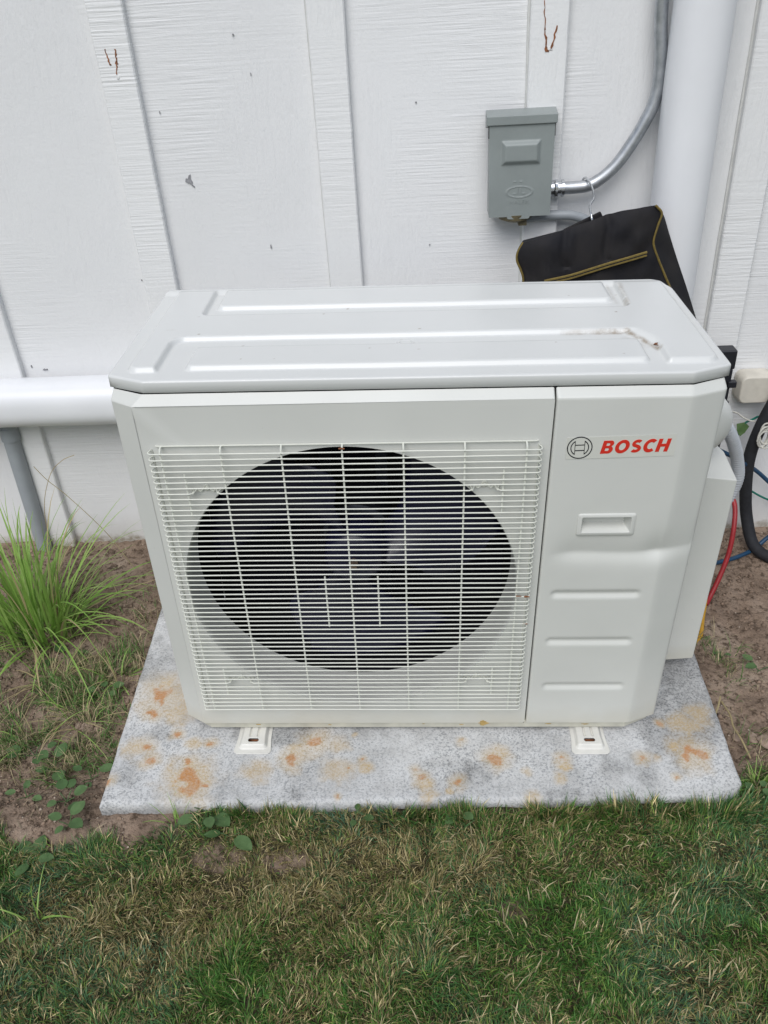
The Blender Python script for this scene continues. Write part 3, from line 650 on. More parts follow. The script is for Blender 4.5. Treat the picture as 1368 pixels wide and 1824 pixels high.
# grille
grille = empty('fan_grille'); grille.parent = unit
G0, GS, GZ0, GP = .0642, .0855, .0577, (.5775 - .0577) / 55
ZR = [.5775 - GP * i for i in range(56)]
GVH, GVV = -.0145, -.0122
def hwire(name, xa, xb, hookl=True, hookr=True):
    pts = []
    if hookl: pts += [(xa + .0035, -.0006, 0), (xa + .0012, -.004, 0), (xa, -.009, 0), (xa + .001, -.0128, 0), (xa + .004, GVH, 0)]
    else: pts += [(xa, GVH, 0)]
    m = 9; pts += [(xa + (xb - xa) * k / m, GVH, 0) for k in range(1, m)]
    if hookr: pts += [(xb - .004, GVH, 0), (xb - .001, -.0128, 0), (xb, -.009, 0), (xb - .0012, -.004, 0), (xb - .0035, -.0006, 0)]
    else: pts += [(xb, GVH, 0)]
    mb = MB(); mb.tube(pts, .00122, 6); me = mesh_np(name, np.array(mb.v), mb.f, True); return me
XA, XB = .0462, .5985
full = [hwire('horizontal_wire', XA, XB)]
for vI in range(3):
    me = full[0].copy(); nvv = len(me.vertices); c = np.zeros(nvv * 3, np.float32); me.vertices.foreach_get('co', c); c = c.reshape(-1, 3); c[:, 2] += .0005 * np.sin(c[:, 0] * (9 + 5 * vI) + vI * 2); c[:, 1] += .0006 * np.sin(c[:, 0] * 7 + vI); me.vertices.foreach_set('co', c.ravel()); full.append(me)
gl, gm, gr_ = hwire('horizontal_wire', XA, .100), hwire('horizontal_wire', .137, .503), hwire('horizontal_wire', .540, XB)
for i, z in enumerate(ZR):
    lst = [gl, gm, gr_] if i in (7, 48) else [full[random.randrange(4)]]
    for me in lst:
        o = link('horizontal_wire', me, M_WIRE, grille); o.location = (0, 0, z + random.uniform(-.00025, .00025))
mb = MB(); mb.tube([(.0565, -.001, .5845), (.06, -.003, .5848), (.3, -.0035, .585), (.590, -.003, .5848), (.5935, -.001, .5845)], .00122, 6); mb.build('top_wire', M_WIRE, grille, smooth=True)
def vwire(x, z1, z0, topb=False, dx=0):
    pts = [(x, -.003, .5845), (x, -.008, .5835), (x, -.0116, .5805)] if topb else []
    m = 8; pts += [(x + dx * k / m, GVV, z1 + (z0 - z1) * k / m) for k in range(m + 1)]
    mb = MB(); mb.tube(pts, .00142, 6); mb.build('vertical_wire', M_WIRE, grille, smooth=True)
for i in range(7): vwire(G0 + GS * i, .5785, GZ0 - .0012, True)
for x in (.2805, .3625): vwire(x, ZR[24] + .004, ZR[34] - .005)
for x in (.0930, .5470):
    vwire(x, ZR[4] + .004, ZR[11] - .003); vwire(x, ZR[45] + .003, ZR[51] - .003)
for x in (XA + .0035, XB - .0035):
    mb = MB(); mb.tube([(x, -.0012, .578), (x, -.0012, GZ0)], .0011, 6); mb.build('rear_wire', M_WIRE, grille, smooth=True)
for zi in (7, 48):
    for x in (.100, .503):
        z = ZR[zi]; q = [(x, -.0142, z), (x + .0025, -.008, z + .001), (x + .005, -.003, z + .0015), (x + .009, -.0022, z - .003), (x + .0135, -.002, z + .001), (x + .0165, -.002, z + .0065), (x + .0185, -.002, z + .008), (x + .0205, -.002, z + .0065), (x + .0235, -.002, z + .001), (x + .028, -.0022, z - .003), (x + .032, -.003, z + .0015), (x + .0345, -.008, z + .001), (x + .037, -.0142, z)]
        mb = MB(); mb.tube(catmull(q, 3), .00122, 6); mb.build('clip_wire', M_WIRE, grille, smooth=True)
        mb = MB(); mb.tube([(x + .0185, 0.0, z + .0015), (x + .0185, -.0015, z + .0015), (x + .0185, -.003, z + .0015)], [.0046, .0044, .0026], 14); mb.build('screw', M_WIRE, grille, smooth=True)
for (x, z, r) in ((G0 + GS * 3, .5835, .0019), (XB - .005, ZR[28], .0021), (XB - .017, ZR[28] + .001, .0013), (XB - .004, ZR[34], .0010)):
    mb = MB(); mb.tube([(x - .0045, GVH - .0001, z), (x - .001, GVH - .0002, z + .0003), (x + .004, GVH, z - .0003)], [.0011, r * .85, .0010], 7); mb.build('rust_spot', M_RUST, grille, smooth=True)

# feet
def foot(xc):
    nx_, ny_ = 70, 78; xs = np.linspace(-.0335, .0335, nx_); ys = np.linspace(-.0475, .025, ny_); A, B = np.meshgrid(xs, ys, indexing='ij')
    taper = 1 - .10 * sstep(-.0475, -.005, B); Xf = A * taper
    d = rbox(A, B, -.0335, .0335, -.0475, .20, .009); 
    pl = sstep(.0, -.0065, rbox(A, B, -.0275, .0275, -.0385, .20, .009)) * .0078
    Zf = -.0195 + pl; Zf = Zf + .0012 * sstep(.0015, -.0005, np.abs(rbox(A, B, -.0335, .0335, -.0475, .20, .009) + .001) - .0005) * 0
    for sx in (-.0075, .0075): Zf = Zf - .0040 * sstep(.0008, -.0008, rbox(A, B, sx - .0017, sx + .0017, -.014, .05, .0016))
    cA = (A[:-1, :-1] + A[1:, 1:]) / 2; cB = (B[:-1, :-1] + B[1:, 1:]) / 2
    keep = (rbox(cA, cB, -.0335, .0335, -.0475, .20, .009) < .0003) & (rbox(cA, cB, -.0105, .0105, -.0265, -.0185, .0038) > 0)
    me = mesh_np('mounting_foot', np.stack([Xf + xc, B, Zf], -1).reshape(-1, 3), grid_faces(nx_, ny_, keep), True)
    o = link('mounting_foot', me, simple('foot_enamel', (.66, .65, .60), .38, 0, .06, 40), unit); s = o.modifiers.new('s', 'SOLIDIFY'); s.thickness = .0018; s.offset = -1
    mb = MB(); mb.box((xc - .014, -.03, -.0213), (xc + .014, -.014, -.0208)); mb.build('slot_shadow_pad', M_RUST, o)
    mb = MB(); mb.box((xc - .026, .02, -.0205), (xc + .026, .34, -.0096)); mb.build('foot_rail', M_PAN, unit)
foot(.1254); foot(.7249)

# valve cover and cable hood on the right side
mb = MB(); P0 = [(W + .0005, .150), (.9505, .153), (.952, .232), (.905, .305), (W + .0005, .325)]; n = 5
zb, zt = [.006, .012, .012, .008, .005], [.432, .416, .424, .455, .475]
mb.add([(p[0], p[1], z) for p, z in zip(P0, zb)] + [(p[0], p[1], z) for p, z in zip(P0, zt)], [tuple(range(n)), (n, n + 1, n + 2, n + 3, n + 4)] + [(k, (k + 1) % n, (k + 1) % n + n, k + n) for k in range(n)])
mb.build('valve_cover', M_UNIT, unit, bevel=.0022, seg=3, ang=12)
mb = MB(); nA, nB = 20, 16; V = []
for i in range(nA):
    for j in range(nB):
        a = math.pi * i / (nA - 1); b_ = -math.pi / 2 + math.pi * j / (nB - 1)
        V.append((W + .094 * max(0, math.sin(a)) ** .7 * math.cos(b_) ** .6 if 0 < j < nB - 1 and 0 < i < nA - 1 else W, .205 + .055 * math.cos(a), .512 + .052 * math.sin(b_) - .010 * math.sin(a)))
mb.add(V, grid_faces(nA, nB).tolist()); mb.build('cable_hood', M_UNIT, unit, smooth=True)

# ------------------------------------------------------------------ white drain pipe
dp = empty('drain_pipe', (.942, .659, .5), 'thick round white drain pipe running down the wall and left behind the outdoor unit', 'pipe')
def top_part(mb, name, mat, par, **k):
    o = mb.build(name, mat, None, **k); o.parent = par; o.matrix_parent_inverse = Matrix.Translation(par.location).inverted(); return o
mb = MB(); mb.tube([(.945, .659, 2.6), (.9425, .659, 1.4), (.942, .659, .9), (.944, .659, .45)], .0515, 40, prof=2.25); top_part(mb, 'vertical_pipe', M_PIPE, dp, smooth=True)
mb = MB(); mb.tube(catmull([(.944, .659, .46), (.943, .659, .42), (.925, .659, .372), (.88, .658, .356), (.85, .657, .354)], 6), .0555, 32); top_part(mb, 'elbow', M_PIPE, dp, smooth=True)
mb = MB(); mb.tube([(.86, .657, .354), (.2, .6565, .353), (-.45, .656, .352), (-1.2, .656, .350)], .0535, 48, prof=2.5); top_part(mb, 'horizontal_pipe', M_PIPE, dp, smooth=True)

# ------------------------------------------------------------------ grey conduits
ec = empty('metal_conduit', (.877, .695, .9), 'bent galvanised metal conduit dropping from above into the side of the grey box', 'conduit')
pts = catmull([(.868, .695, 1.9), (.872, .695, 1.3), (.8775, .695, 1.064), (.886, .695, .985), (.8885, .695, .935), (.8835, .695, .90), (.872, .695, .872), (.852, .695, .835), (.827, .695, .798), (.803, .695, .775), (.776, .695, .760), (.745, .695, .757), (.722, .695, .757)], 10)
mb = MB(); mb.tube(pts, .0117, 24); top_part(mb, 'tube', M_GALV, ec, smooth=True)
mb = MB(); mb.tube([(.727, .695, .757), (.7265, .695, .757), (.7215, .695, .757), (.721, .695, .757)], [.0125, .0162, .0162, .013], 24)
mb.tube([(.7215, .695, .757), (.712, .695, .757)], .0135, 24); mb.tube([(.7135, .695, .757), (.7085, .695, .757)], .0178, 8); mb.tube([(.7065, .695, .757), (.699, .695, .757)], .0150, 20)
for k in range(4): mb.tube([(.7065 - k * .0018, .695, .757), (.7057 - k * .0018, .695, .757)], .0158, 20)
top_part(mb, 'connector', M_ZINC, ec, smooth=True)
lc = empty('lower_conduit', (.7, .70, .70), 'short grey conduit curving from under the grey box behind the black bag', 'conduit')
mb = MB(); mb.tube(catmull([(.648, .703, .700), (.68, .703, .7035), (.72, .703, .704), (.75, .703, .7015), (.78, .703, .690), (.805, .703, .665), (.82, .703, .62), (.82, .703, .5)], 6), .0095, 18); top_part(mb, 'tube', M_GREYPVC, lc, smooth=True)
vc = empty('vertical_conduit', (-.57, .70, .1), 'grey plastic conduit running down the wall left of the unit into the tall grass', 'conduit')
mb = MB(); mb.tube([(-.545, .702, .30), (-.566, .702, .262), (-.568, .702, .2), (-.576, .702, -.11)], .0195, 28); top_part(mb, 'tube', M_GREYPVC, vc, smooth=True)
mb = MB(); mb.tube([(-.5655, .702, .268), (-.5665, .702, .235)], .0225, 28); top_part(mb, 'coupling', M_GREYPVC, vc, smooth=True)

# ------------------------------------------------------------------ disconnect box
db = empty('disconnect_box', (.637, .70, .8), 'grey metal electrical disconnect box mounted on a batten above the unit', 'electrical box')
mb = MB(); mb.box((.578, .664, .7165), (.6975, WY - BD + .001, .888)); top_part(mb, 'housing', M_GREYBOX, db, bevel=.0015)
nx_, nz_ = 90, 120; xs = np.linspace(.5765, .6990, nx_); zs_ = np.linspace(.7145, .886, nz_); A, B = np.meshgrid(xs, zs_, indexing='ij')
A = A + (.637 - A) * .03 * (1 - (B - .7145) / .1715)
d = rbox(A, B, .5985, .6755, .8085, .8545, .003); Hh = .0065 * sstep(0, -.0105, d)
ell = np.abs(np.hypot((A - .6365) / .0245, (B - .7605) / .0100) - 1) * .0105; Hh += .0009 * sstep(.0016, .0002, ell)
for (a, b_, c, e_) in ((.6325, .6335, .757, .768), (.6385, .6395, .757, .768), (.625, .630, .7565, .758), (.642, .647, .7565, .758), (.624, .630, .779, .7805), (.636, .642, .779, .7805)):
    Hh += .0008 * sstep(.0008, -.0004, rbox(A, B, a, b_, c, e_, .0003))
dist_edge = np.minimum.reduce([A - A.min(axis=0), A.max(axis=0) - A, B - .7145]); 
Yf = .6605 - Hh
front = np.stack([A, Yf, B], -1).reshape(-1, 3); n = nx_ * nz_
rim = [j * nz_ for j in range(nx_)] + [(nx_ - 1) * nz_ + j for j in range(1, nz_)] + [j * nz_ + nz_ - 1 for j in range(nx_ - 2, -1, -1)] + list(range(nz_ - 2, 0, -1))
back = front[rim].copy(); back[:, 1] = .672; mb = MB(); mb.v = [tuple(p) for p in np.vstack([front, back])]
cur = list(range(n, n + len(rim))); mb.f = grid_faces(nx_, nz_).tolist() + [[a, b2, c2, d2] for a, b2, c2, d2 in zip(rim, rim[1:] + rim[:1], cur[1:] + cur[:1], cur)]
cov = top_part(mb, 'cover', M_GREYBOX, db, smooth=True)
cuT = bpy.data.curves.new('txt', 'FONT'); cuT.body = 'HALEX'; cuT.size = .0105; cuT.extrude = .0004; cuT.align_x = 'CENTER'; cuT.space_character = 1.25
to = bpy.data.objects.new('t', cuT); COL.objects.link(to); dg = bpy.context.evaluated_depsgraph_get(); me = bpy.data.meshes.new_from_object(to.evaluated_get(dg)); bpy.data.objects.remove(to)
me.transform(Matrix(((1, 0, 0, .6365), (0, 0, -1, .6602), (0, 1, 0, .7385), (0, 0, 0, 1)))); me.materials.clear()
o = link('raised_lettering', me, M_GREYBOX); o.parent = db; o.matrix_parent_inverse = Matrix.Translation(db.location).inverted()
mb = MB(); mb.add([(.5715, .6565, .8805), (.7025, .6565, .8805), (.7025, .6565, .8965), (.5715, .6565, .8965), (.5725, WY - BD, .9015), (.7055, WY - BD, .9015), (.5725, WY - BD, .8705), (.7055, WY - BD, .8705), (.5715, .6565 + .0025, .8805), (.7025, .6565 + .0025, .8805)],
       [(0, 1, 2, 3), (3, 2, 5, 4), (1, 9, 7, 5, 2), (0, 3, 4, 6, 8), (8, 6, 7, 9), (0, 8, 9, 1)]); top_part(mb, 'rain_hood', M_GREYBOX, db, bevel=.0015)
for x in (.5762, .6993):
    mb = MB(); mb.box((x - .0008, .6615, .858), (x + .0008, .668, .880)); top_part(mb, 'hinge_gap', M_DARK, db)
mb = MB(); mb.add(rr(.6135, .6575, .7105, .7185, .0038, .6578) + rr(.6135, .6575, .7105, .7185, .0038, .6590), [tuple(range(20)), tuple(range(20, 40))] + [(k, (k + 1) % 20, (k + 1) % 20 + 20, k + 20) for k in range(20)]); hs = top_part(mb, 'hasp', M_GREYBOX, db)
mb = MB(); mb.tube([(.6355, .6577, .7145), (.6355, .6572, .7145)], .0022, 10); top_part(mb, 'hasp_hole', M_DARK, db)
mb = MB(); mb.tube([(.632, .690, .717), (.632, .690, .706), (.632, .690, .700)], [.034, .032, .016], 24); mb.box((.638, .672, .694), (.654, .70, .707)); top_part(mb, 'knockout_bushing', M_OLIVE, db, smooth=True)

# ------------------------------------------------------------------ black bag on a hook
bag = empty('hanging_bag', (.77, .64, .70), 'black fabric case with mustard piping hanging by a metal hook behind the unit', 'bag')
Ltop, Rtop = (.634, .668), (.893, .7365)
Lp = [(0.6361, 0.6917), (0.6263, 0.6733), (0.6258, 0.6575), (0.6339, 0.639), (0.6389, 0.6193), (0.6384, 0.575), (0.64, 0.50), (0.64, 0.42)]
Rp = [(0.8735, 0.7479), (0.8863, 0.7335), (0.882, 0.7117), (0.8776, 0.6814), (0.8895, 0.6518), (0.9075, 0.617), (0.9358, 0.5633), (0.9815, 0.4697)]
Bk = [(0.8893, 0.7374), (0.9032, 0.7175), (0.9167, 0.6858), (0.938, 0.6371), (0.9627, 0.5834), (0.979, 0.5465), (1.0096, 0.4751), (1.0285, 0.4257)]
Lc = catmull([(a, 0, b_) for a, b_ in Lp], 6); Rc_ = catmull([(a, 0, b_) for a, b_ in Rp], 6); m = len(Lc); nn_ = 70
G = np.zeros((nn_, m, 3))
for j in range(m):
    for i in range(nn_):
        t = i / (nn_ - 1); x = Lc[j].x + (Rc_[j].x - Lc[j].x) * t; z = Lc[j].z + (Rc_[j].z - Lc[j].z) * t
        z += (.0045 * math.sin(math.pi * t) - .003 * math.sin(2 * math.pi * t)) * max(0, 1 - j / 12)
        puff = .014 * (math.sin(math.pi * t) ** .45) * (1 - math.exp(-j / 5))
        y = .5565 - puff + .009 * (noise.noise((x * 13, z * 8, .3))) + .005 * noise.noise((x * 40, z * 24, 4)) + .006 * math.exp(-((t - .33) / .03) ** 2) * (j < 22) + .006 * math.exp(-((t - .64) / .03) ** 2) * (j < 22)
        G[i, j] = (x, y, z)
F = grid_faces(nn_, m); mb = MB(); mb.v = [tuple(p) for p in G.reshape(-1, 3)]; mb.f = F.tolist()
# back sheet and gussets
off = lambda p, s: (p[0] + s[0], .668 + s[1], p[2] + s[2])
bk = []; Bc = catmull([(a, 0, b_) for a, b_ in Bk], 6)
for j in range(m):
    bk.append([(Lc[j].x + .004 + (Bc[j].x - Lc[j].x - .004) * i / (nn_ - 1), .601, (Lc[j].z - .008) + (Bc[j].z - Lc[j].z + .008) * i / (nn_ - 1)) for i in range(nn_)])
n0 = len(mb.v); mb.v += [bk[j][i] for i in range(nn_) for j in range(m)]; mb.f += (F + n0)[:, ::-1].tolist()
rim = [i * m for i in range(nn_)] + [(nn_ - 1) * m + j for j in range(1, m)] + [i * m + m - 1 for i in range(nn_ - 2, -1, -1)] + list(range(m - 2, 0, -1))
mb.f += [[a, b2, b2 + n0, a + n0] for a, b2 in zip(rim, rim[1:] + rim[:1])]
top_part(mb, 'fabric_shell', M_CLOTH, bag, smooth=True)
for P_, nm in ((Lc, 'piping'), (Rc_, 'piping')):
    mb = MB(); mb.tube([(p.x, .5550, p.z) for p in P_], .0022, 8); top_part(mb, nm, M_GOLD, bag, smooth=True)
zp = catmull([(.8637, .539, .6657), (.8307, .5365, .6577), (.7954, .536, .6488), (.7599, .5365, .6386), (.7241, .5375, .6284), (.6772, .541, .6185)], 8)
for dz, rz in ((.0028, .0024), (-.0028, .0024)):
    mb = MB(); mb.tube([(p.x, p.y, p.z + dz) for p in zp], rz, 6); top_part(mb, 'zip_tape', M_GOLD, bag, smooth=True)
mb = MB(); mb.tube([(p.x, p.y - .001, p.z) for p in zp], .0011, 6); top_part(mb, 'zip_teeth', M_BLACK, bag, smooth=True)
mb = MB(); mb.add([(.7259, .598, .675), (.7259, .606, .675), (.8000, .598, .700), (.8000, .606, .700), (.7159, .598, .700), (.7159, .606, .700), (.7841, .598, .731), (.7841, .606, .731)], [(0, 2, 6, 4), (1, 5, 7, 3), (4, 6, 7, 5), (0, 4, 5, 1), (2, 3, 7, 6)]); top_part(mb, 'handle_flap', M_CLOTH, bag, bevel=.002)
mb = MB(); mb.tube(catmull([(.770, .583, .69), (.7685, .585, .7115), (.7652, .590, .727), (.765, .61, .7407), (.7751, .63, .7483), (.7753, .65, .7605), (.7715, .67, .7705), (.769, .690, .7745), (.766, .704, .7715), (.764, .711, .763)], 6), .0021, 10); top_part(mb, 'hook', M_ZINC, bag, smooth=True)

# ------------------------------------------------------------------ clutter right of the unit
def hose(name, pts, r, mat, label, cat='hose', n=14, ribs=0):
    P = catmull(pts, 10)
    mb = MB()
    if ribs:
        L = [0.]; 
        for a, b_ in zip(P, P[1:]): L.append(L[-1] + (b_ - a).length)
        k = int(L[-1] / .0018); s = np.linspace(0, L[-1], k); Q = [Vector([np.interp(t, L, [p[q] for p in P]) for q in range(3)]) for t in s]
        mb.tube(Q, [r * (1 + .035 * (1 if (i // 2) % 2 else -1)) for i in range(k)], n)
    else: mb.tube(P, r, n)
    o = mb.build(name, mat, None, smooth=True); return tag(o, label, cat, {'refrigerant_hose': 'coloured rubber hoses right of the unit', 'dry_stalk': 'dry stalks right of the pad', 'seed_stalk': 'dead stalks in front of the wall'}.get(name))
hose('refrigerant_hose', [(1.10, .58, .125), (1.115, .56, .118), (1.122, .54, .10), (1.117, .51, .062), (1.109, .49, .008), (1.092, .47, -.04), (1.073, .45, -.076), (1.058, .43, -.088)], .0054, M_RED, 'red rubber hose curving to the soil right of the unit')
hose('refrigerant_hose', [(1.060, .47, -.04), (1.053, .43, -.066), (1.045, .405, -.078), (1.036, .38, -.085), (1.018, .33, -.094), (.99, .30, -.096)], .0050, M_YEL, 'yellow rubber hose lying beside the lower right edge of the unit')
hose('insulated_line', [(1.235, .66, .36), (1.206, .66, .285), (1.188, .66, .213), (1.182, .66, .148), (1.189, .66, .072), (1.203, .655, -.004), (1.218, .62, -.062), (1.25, .585, -.078), (1.30, .56, -.085)], .0138, M_FOAM, 'thick black foam-insulated line bending onto the soil at the right edge', 'insulated pipe')
hose('drain_hose', [(.99, .47, .40), (1.035, .49, .345), (1.060, .502, .312), (1.085, .52, .268), (1.107, .54, .217), (1.119, .55, .169), (1.112, .555, .12), (1.08, .54, .06), (1.02, .50, .02)], .0132, M_CORR, 'light grey corrugated hose coming out behind the right side of the unit', 'hose', ribs=1)
hose('blue_cable', [(1.05, .58, .25), (1.084, .60, .213), (1.125, .62, .183), (1.160, .64, .153), (1.202, .68, .116), (1.242, .69, .08), (1.322, .69, .0), (1.36, .66, -.05), (1.34, .63, -.04), (1.286, .63, -.012), (1.253, .63, -.048), (1.22, .62, -.076), (1.18, .598, -.080), (1.143, .584, -.082), (1.10, .57, -.082), (1.04, .55, -.082)], .0050, M_BLUE, 'dark blue cable looping behind the black insulated line and onto the soil', 'cable')
hose('green_wire', [(1.32, .66, .30), (1.225, .66, .282), (1.195, .672, .256), (1.184, .68, .246), (1.160, .69, .214), (1.165, .70, .12), (1.19, .70, .065), (1.212, .70, .046), (1.261, .70, .016), (1.33, .70, -.01)], .0024, M_GREEN, 'thin green wire crossing behind the black insulated line', 'wire', 8)
hose('thin_cord', [(1.10, .67, .275), (1.138, .68, .262), (1.16, .68, .247), (1.179, .68, .239), (1.21, .67, .240), (1.26, .67, .25)], .0018, M_ROPE, 'thin grey cord stretched from the unit to the twine bundle', 'cord', 8)
rp_ = []
for k in range(90):
    t = k / 89 * 2 * math.pi * 5.5; rp_.append((1.192 + .012 * math.cos(t) + .004 * math.sin(t * .31), .630 + .006 * math.sin(t * .7), .232 + .024 * math.sin(t) - .00018 * k))
mb = MB(); mb.tube(rp_, .0019, 6); tag(mb.build('twine_bundle', M_ROPE, smooth=True), 'pale tangled twine bundle hanging at the black insulated line', 'twine')
bb = empty('black_bracket', (1.09, .62, .38), 'black plastic bracket sticking out behind the top right corner of the unit', 'bracket')
mb = MB(); mb.box((1.035, .62, .392), (1.096, .655, .434)); mb.box((1.05, .622, .31), (1.094, .65, .392)); top_part(mb, 'arm', M_BLACK, bb, bevel=.003)
mb = MB(); mb.box((1.086, .614, .352), (1.104, .63, .366)); top_part(mb, 'catch', M_BLACK, bb, bevel=.002)
mb = MB(); mb.tube([(1.09, .635, .31), (1.095, .637, .26), (1.09, .64, .20)], .012, 12); top_part(mb, 'strap', M_BLACK, bb, smooth=True)
mb = MB(); mb.add(rr(1.142, 1.212, .2825, .344, .014, .682, 7) + rr(1.1395, 1.2145, .280, .3465, .016, .69, 7) + rr(1.139, 1.215, .2795, .347, .016, .7285, 7), [tuple(range(28)), tuple(range(56, 84))] + [(i * 28 + k, i * 28 + (k + 1) % 28, (i + 1) * 28 + (k + 1) % 28, (i + 1) * 28 + k) for i in range(2) for k in range(28)])
tag(mb.build('junction_box', M_BEIGE, bevel=.003, seg=3), 'dirty ivory rounded cable box on the wall right of the unit', 'cable box')
mb = MB()
for k in range(6): mb.tube([(1.185 + .006 * k, .672 - .002 * k, .255), (1.18 + .004 * k, .665, .245 - .006 * k)], .0012, 5)

# ------------------------------------------------------------------ lawn
def make_blades(n, pos, zfun, hmin, hmax, wmin, wmax, colfn, lean=1.0, name='lawn_grass', mat=M_GRASS, lab=None):
    x, y = pos; n = len(x); z = zfun(x, y) - .002
    h = rng.uniform(hmin, hmax, n) * (.55 + .9 * fbm(x, y, .09, 95)); wd = rng.uniform(wmin, wmax, n) / 2
    cl = fbm(x, y, .07, 90, 2) * 2 * math.pi * 2.2
    ph = cl + rng.normal(0, 1.0, n); ln = np.clip(rng.normal(.75, .38, n), .05, 1.5) * lean
    dx, dy = np.cos(ph), np.sin(ph); tw = ph + math.pi / 2 + rng.normal(0, .5, n); sx, sy = np.cos(tw), np.sin(tw)
    V = np.zeros((n, 5, 3), np.float32)
    mx, mz = .5 * h * np.sin(ln * .7), .5 * h * np.cos(ln * .7); tx, tz = mx + .5 * h * np.sin(ln * 1.35), mz + .5 * h * np.cos(ln * 1.35)
    V[:, 0] = np.stack([x - sx * wd, y - sy * wd, z], 1); V[:, 1] = np.stack([x + sx * wd, y + sy * wd, z], 1)
    V[:, 2] = np.stack([x + dx * mx - sx * wd * .9, y + dy * mx - sy * wd * .9, z + mz], 1); V[:, 3] = np.stack([x + dx * mx + sx * wd * .9, y + dy * mx + sy * wd * .9, z + mz], 1)
    V[:, 4] = np.stack([x + dx * tx, y + dy * tx, np.maximum(z + tz, z + .002)], 1)
    b5 = (np.arange(n) * 5)[:, None]
    tris = np.stack([b5 + np.array([0, 1, 3]), b5 + np.array([0, 3, 2]), b5 + np.array([2, 3, 4])], 1).reshape(-1, 3)
    me = mesh_np(name, V.reshape(-1, 3), tris, False)
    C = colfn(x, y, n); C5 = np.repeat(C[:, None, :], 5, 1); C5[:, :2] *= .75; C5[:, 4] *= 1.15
    C4 = np.concatenate([C5, np.ones((n, 5, 1))], 2)
    at = me.attributes.new('Col', 'FLOAT_COLOR', 'POINT'); at.data.foreach_set('color', C4.astype(np.float32).ravel())
    return tag(link(name, me, mat), lab, None, None, 'stuff')
DG, BG, OL, ST, YG = [np.array(c) for c in ((.060, .150, .028), (.075, .155, .088), (.215, .185, .075), (.52, .43, .23), (.17, .25, .055))]
def lawn_col(x, y, n):
    f1 = fbm(x, y, .10, 101); f2 = fbm(x, y, .12, 102)
    # the dry zone left of centre, greener to the right and towards the viewer
    dry = np.exp(-(((x - .27) / .24) ** 2 + ((y + .235) / .085) ** 2)) * .55 + np.exp(-(((x + .05) / .16) ** 2 + ((y + .33) / .07) ** 2)) * .3 + sstep(1., 1.1, x) * .15
    dry = dry + (f1 - .5) * .9 + .16
    r = rng.uniform(0, 1, n); C = np.zeros((n, 3))
    pst = np.clip(.07 + dry * .40, .07, .48); pol = np.clip(dry * 1.1 - .05, .04, .85)
    blue = np.clip((f2 - .45) * 3, 0, 1); C[:] = DG * (1 - blue)[:, None] + BG * blue[:, None]
    yg = rng.uniform(0, 1, n) < .18; C[yg] = YG
    o_ = rng.uniform(0, 1, n) < pol; C[o_] = OL; s_ = r < pst; C[s_] = ST * rng.uniform(.35, 1.15, (s_.sum(), 1))
    return C * rng.uniform(.5, 1.9, (n, 1))
NB = 620000
x = rng.uniform(-1.0, 1.7, NB); y = rng.uniform(-.9, .06, NB)
near = (y > -.62); keepv = near | (rng.uniform(0, 1, NB) < .5)
x, y = x[keepv], y[keepv]
k = (rng.uniform(0, 1, len(x)) < lawn_mask(x, y) * (.55 + .75 * fbm(x, y, .05, 110)))
# not on the pad
Rinv = np.array(RU.transposed()); pu = (np.stack([x, y, np.full(len(x), -.03)], 1) @ Rinv.T)
onpad = (pu[:, 0] > -.118) & (pu[:, 0] < .958) & (pu[:, 1] > -.150) 
k &= ~onpad; x, y = x[k], y[k]
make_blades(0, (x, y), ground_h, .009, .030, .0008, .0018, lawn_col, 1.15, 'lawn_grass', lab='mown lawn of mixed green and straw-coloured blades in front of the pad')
# taller fringe along the pad edge
n = 5200; x = rng.uniform(.09, .99, n); yl = -.155 + .018 * x - np.abs(rng.normal(0, .010, n)); dens = fbm(x, x * 0, .05, 120); k = rng.uniform(0, 1, n) < sstep(.3, .6, dens)
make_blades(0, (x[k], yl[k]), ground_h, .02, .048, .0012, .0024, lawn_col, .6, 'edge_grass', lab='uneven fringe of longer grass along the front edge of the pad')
# straw litter
n = 2600; x = rng.uniform(-.9, 1.5, n); y = rng.uniform(-.8, -.1, n); k = rng.uniform(0, 1, n) < lawn_mask(x, y) * np.clip(.35 + sstep(.3, .6, x) * .7, 0, 1)
pu = (np.stack([x, y, np.full(len(x), -.03)], 1) @ Rinv.T); k &= ~((pu[:, 0] > -.118) & (pu[:, 0] < .958) & (pu[:, 1] > -.150))
make_blades(0, (x[k], y[k]), lambda a, b_: ground_h(a, b_) + .010, .014, .036, .0011, .0023, lambda a, b_, m_: (np.array([.70, .60, .36]) * rng.uniform(.5, 1.05, (m_, 1))), 1.3, 'straw_litter', lab='scattered pale dry straw clippings lying in the lawn')
# sparse weeds and dry grass on the soil left and right of the pad
n = 190000; x = rng.uniform(-.95, 1.6, n); y = rng.uniform(-.24, .70, n)
left = sstep(-.08, -.16, x); cen = np.exp(-(((x + .30) / .15) ** 2 + ((y - .13) / .12) ** 2)) + .9 * np.exp(-(((x + .33) / .18) ** 2 + ((y - .0) / .05) ** 2)) + .35 * np.exp(-(((x + .45) / .12) ** 2 + ((y - .33) / .12) ** 2)) + .25 * np.exp(-(((x + .22) / .06) ** 2 + ((y - .3) / .15) ** 2))
right = sstep(.98, 1.0, x) * (np.exp(-(((x - 1.0) / .03) ** 2 + ((y + .03) / .06) ** 2)) + .5 * np.exp(-(((x - 1.04) / .035) ** 2 + ((y - .27) / .05) ** 2)) + .22 * np.exp(-(((x - 1.03) / .03) ** 2 + ((y - .1) / .1) ** 2)) + .3 * sstep(1.15, 1.3, x) * sstep(.1, -.1, y))
pr_ = (left * cen + right) * sstep(.40, .62, fbm(x, y, .05, 130)) * 1.1
k = rng.uniform(0, 1, n) < pr_; x, y = x[k], y[k]
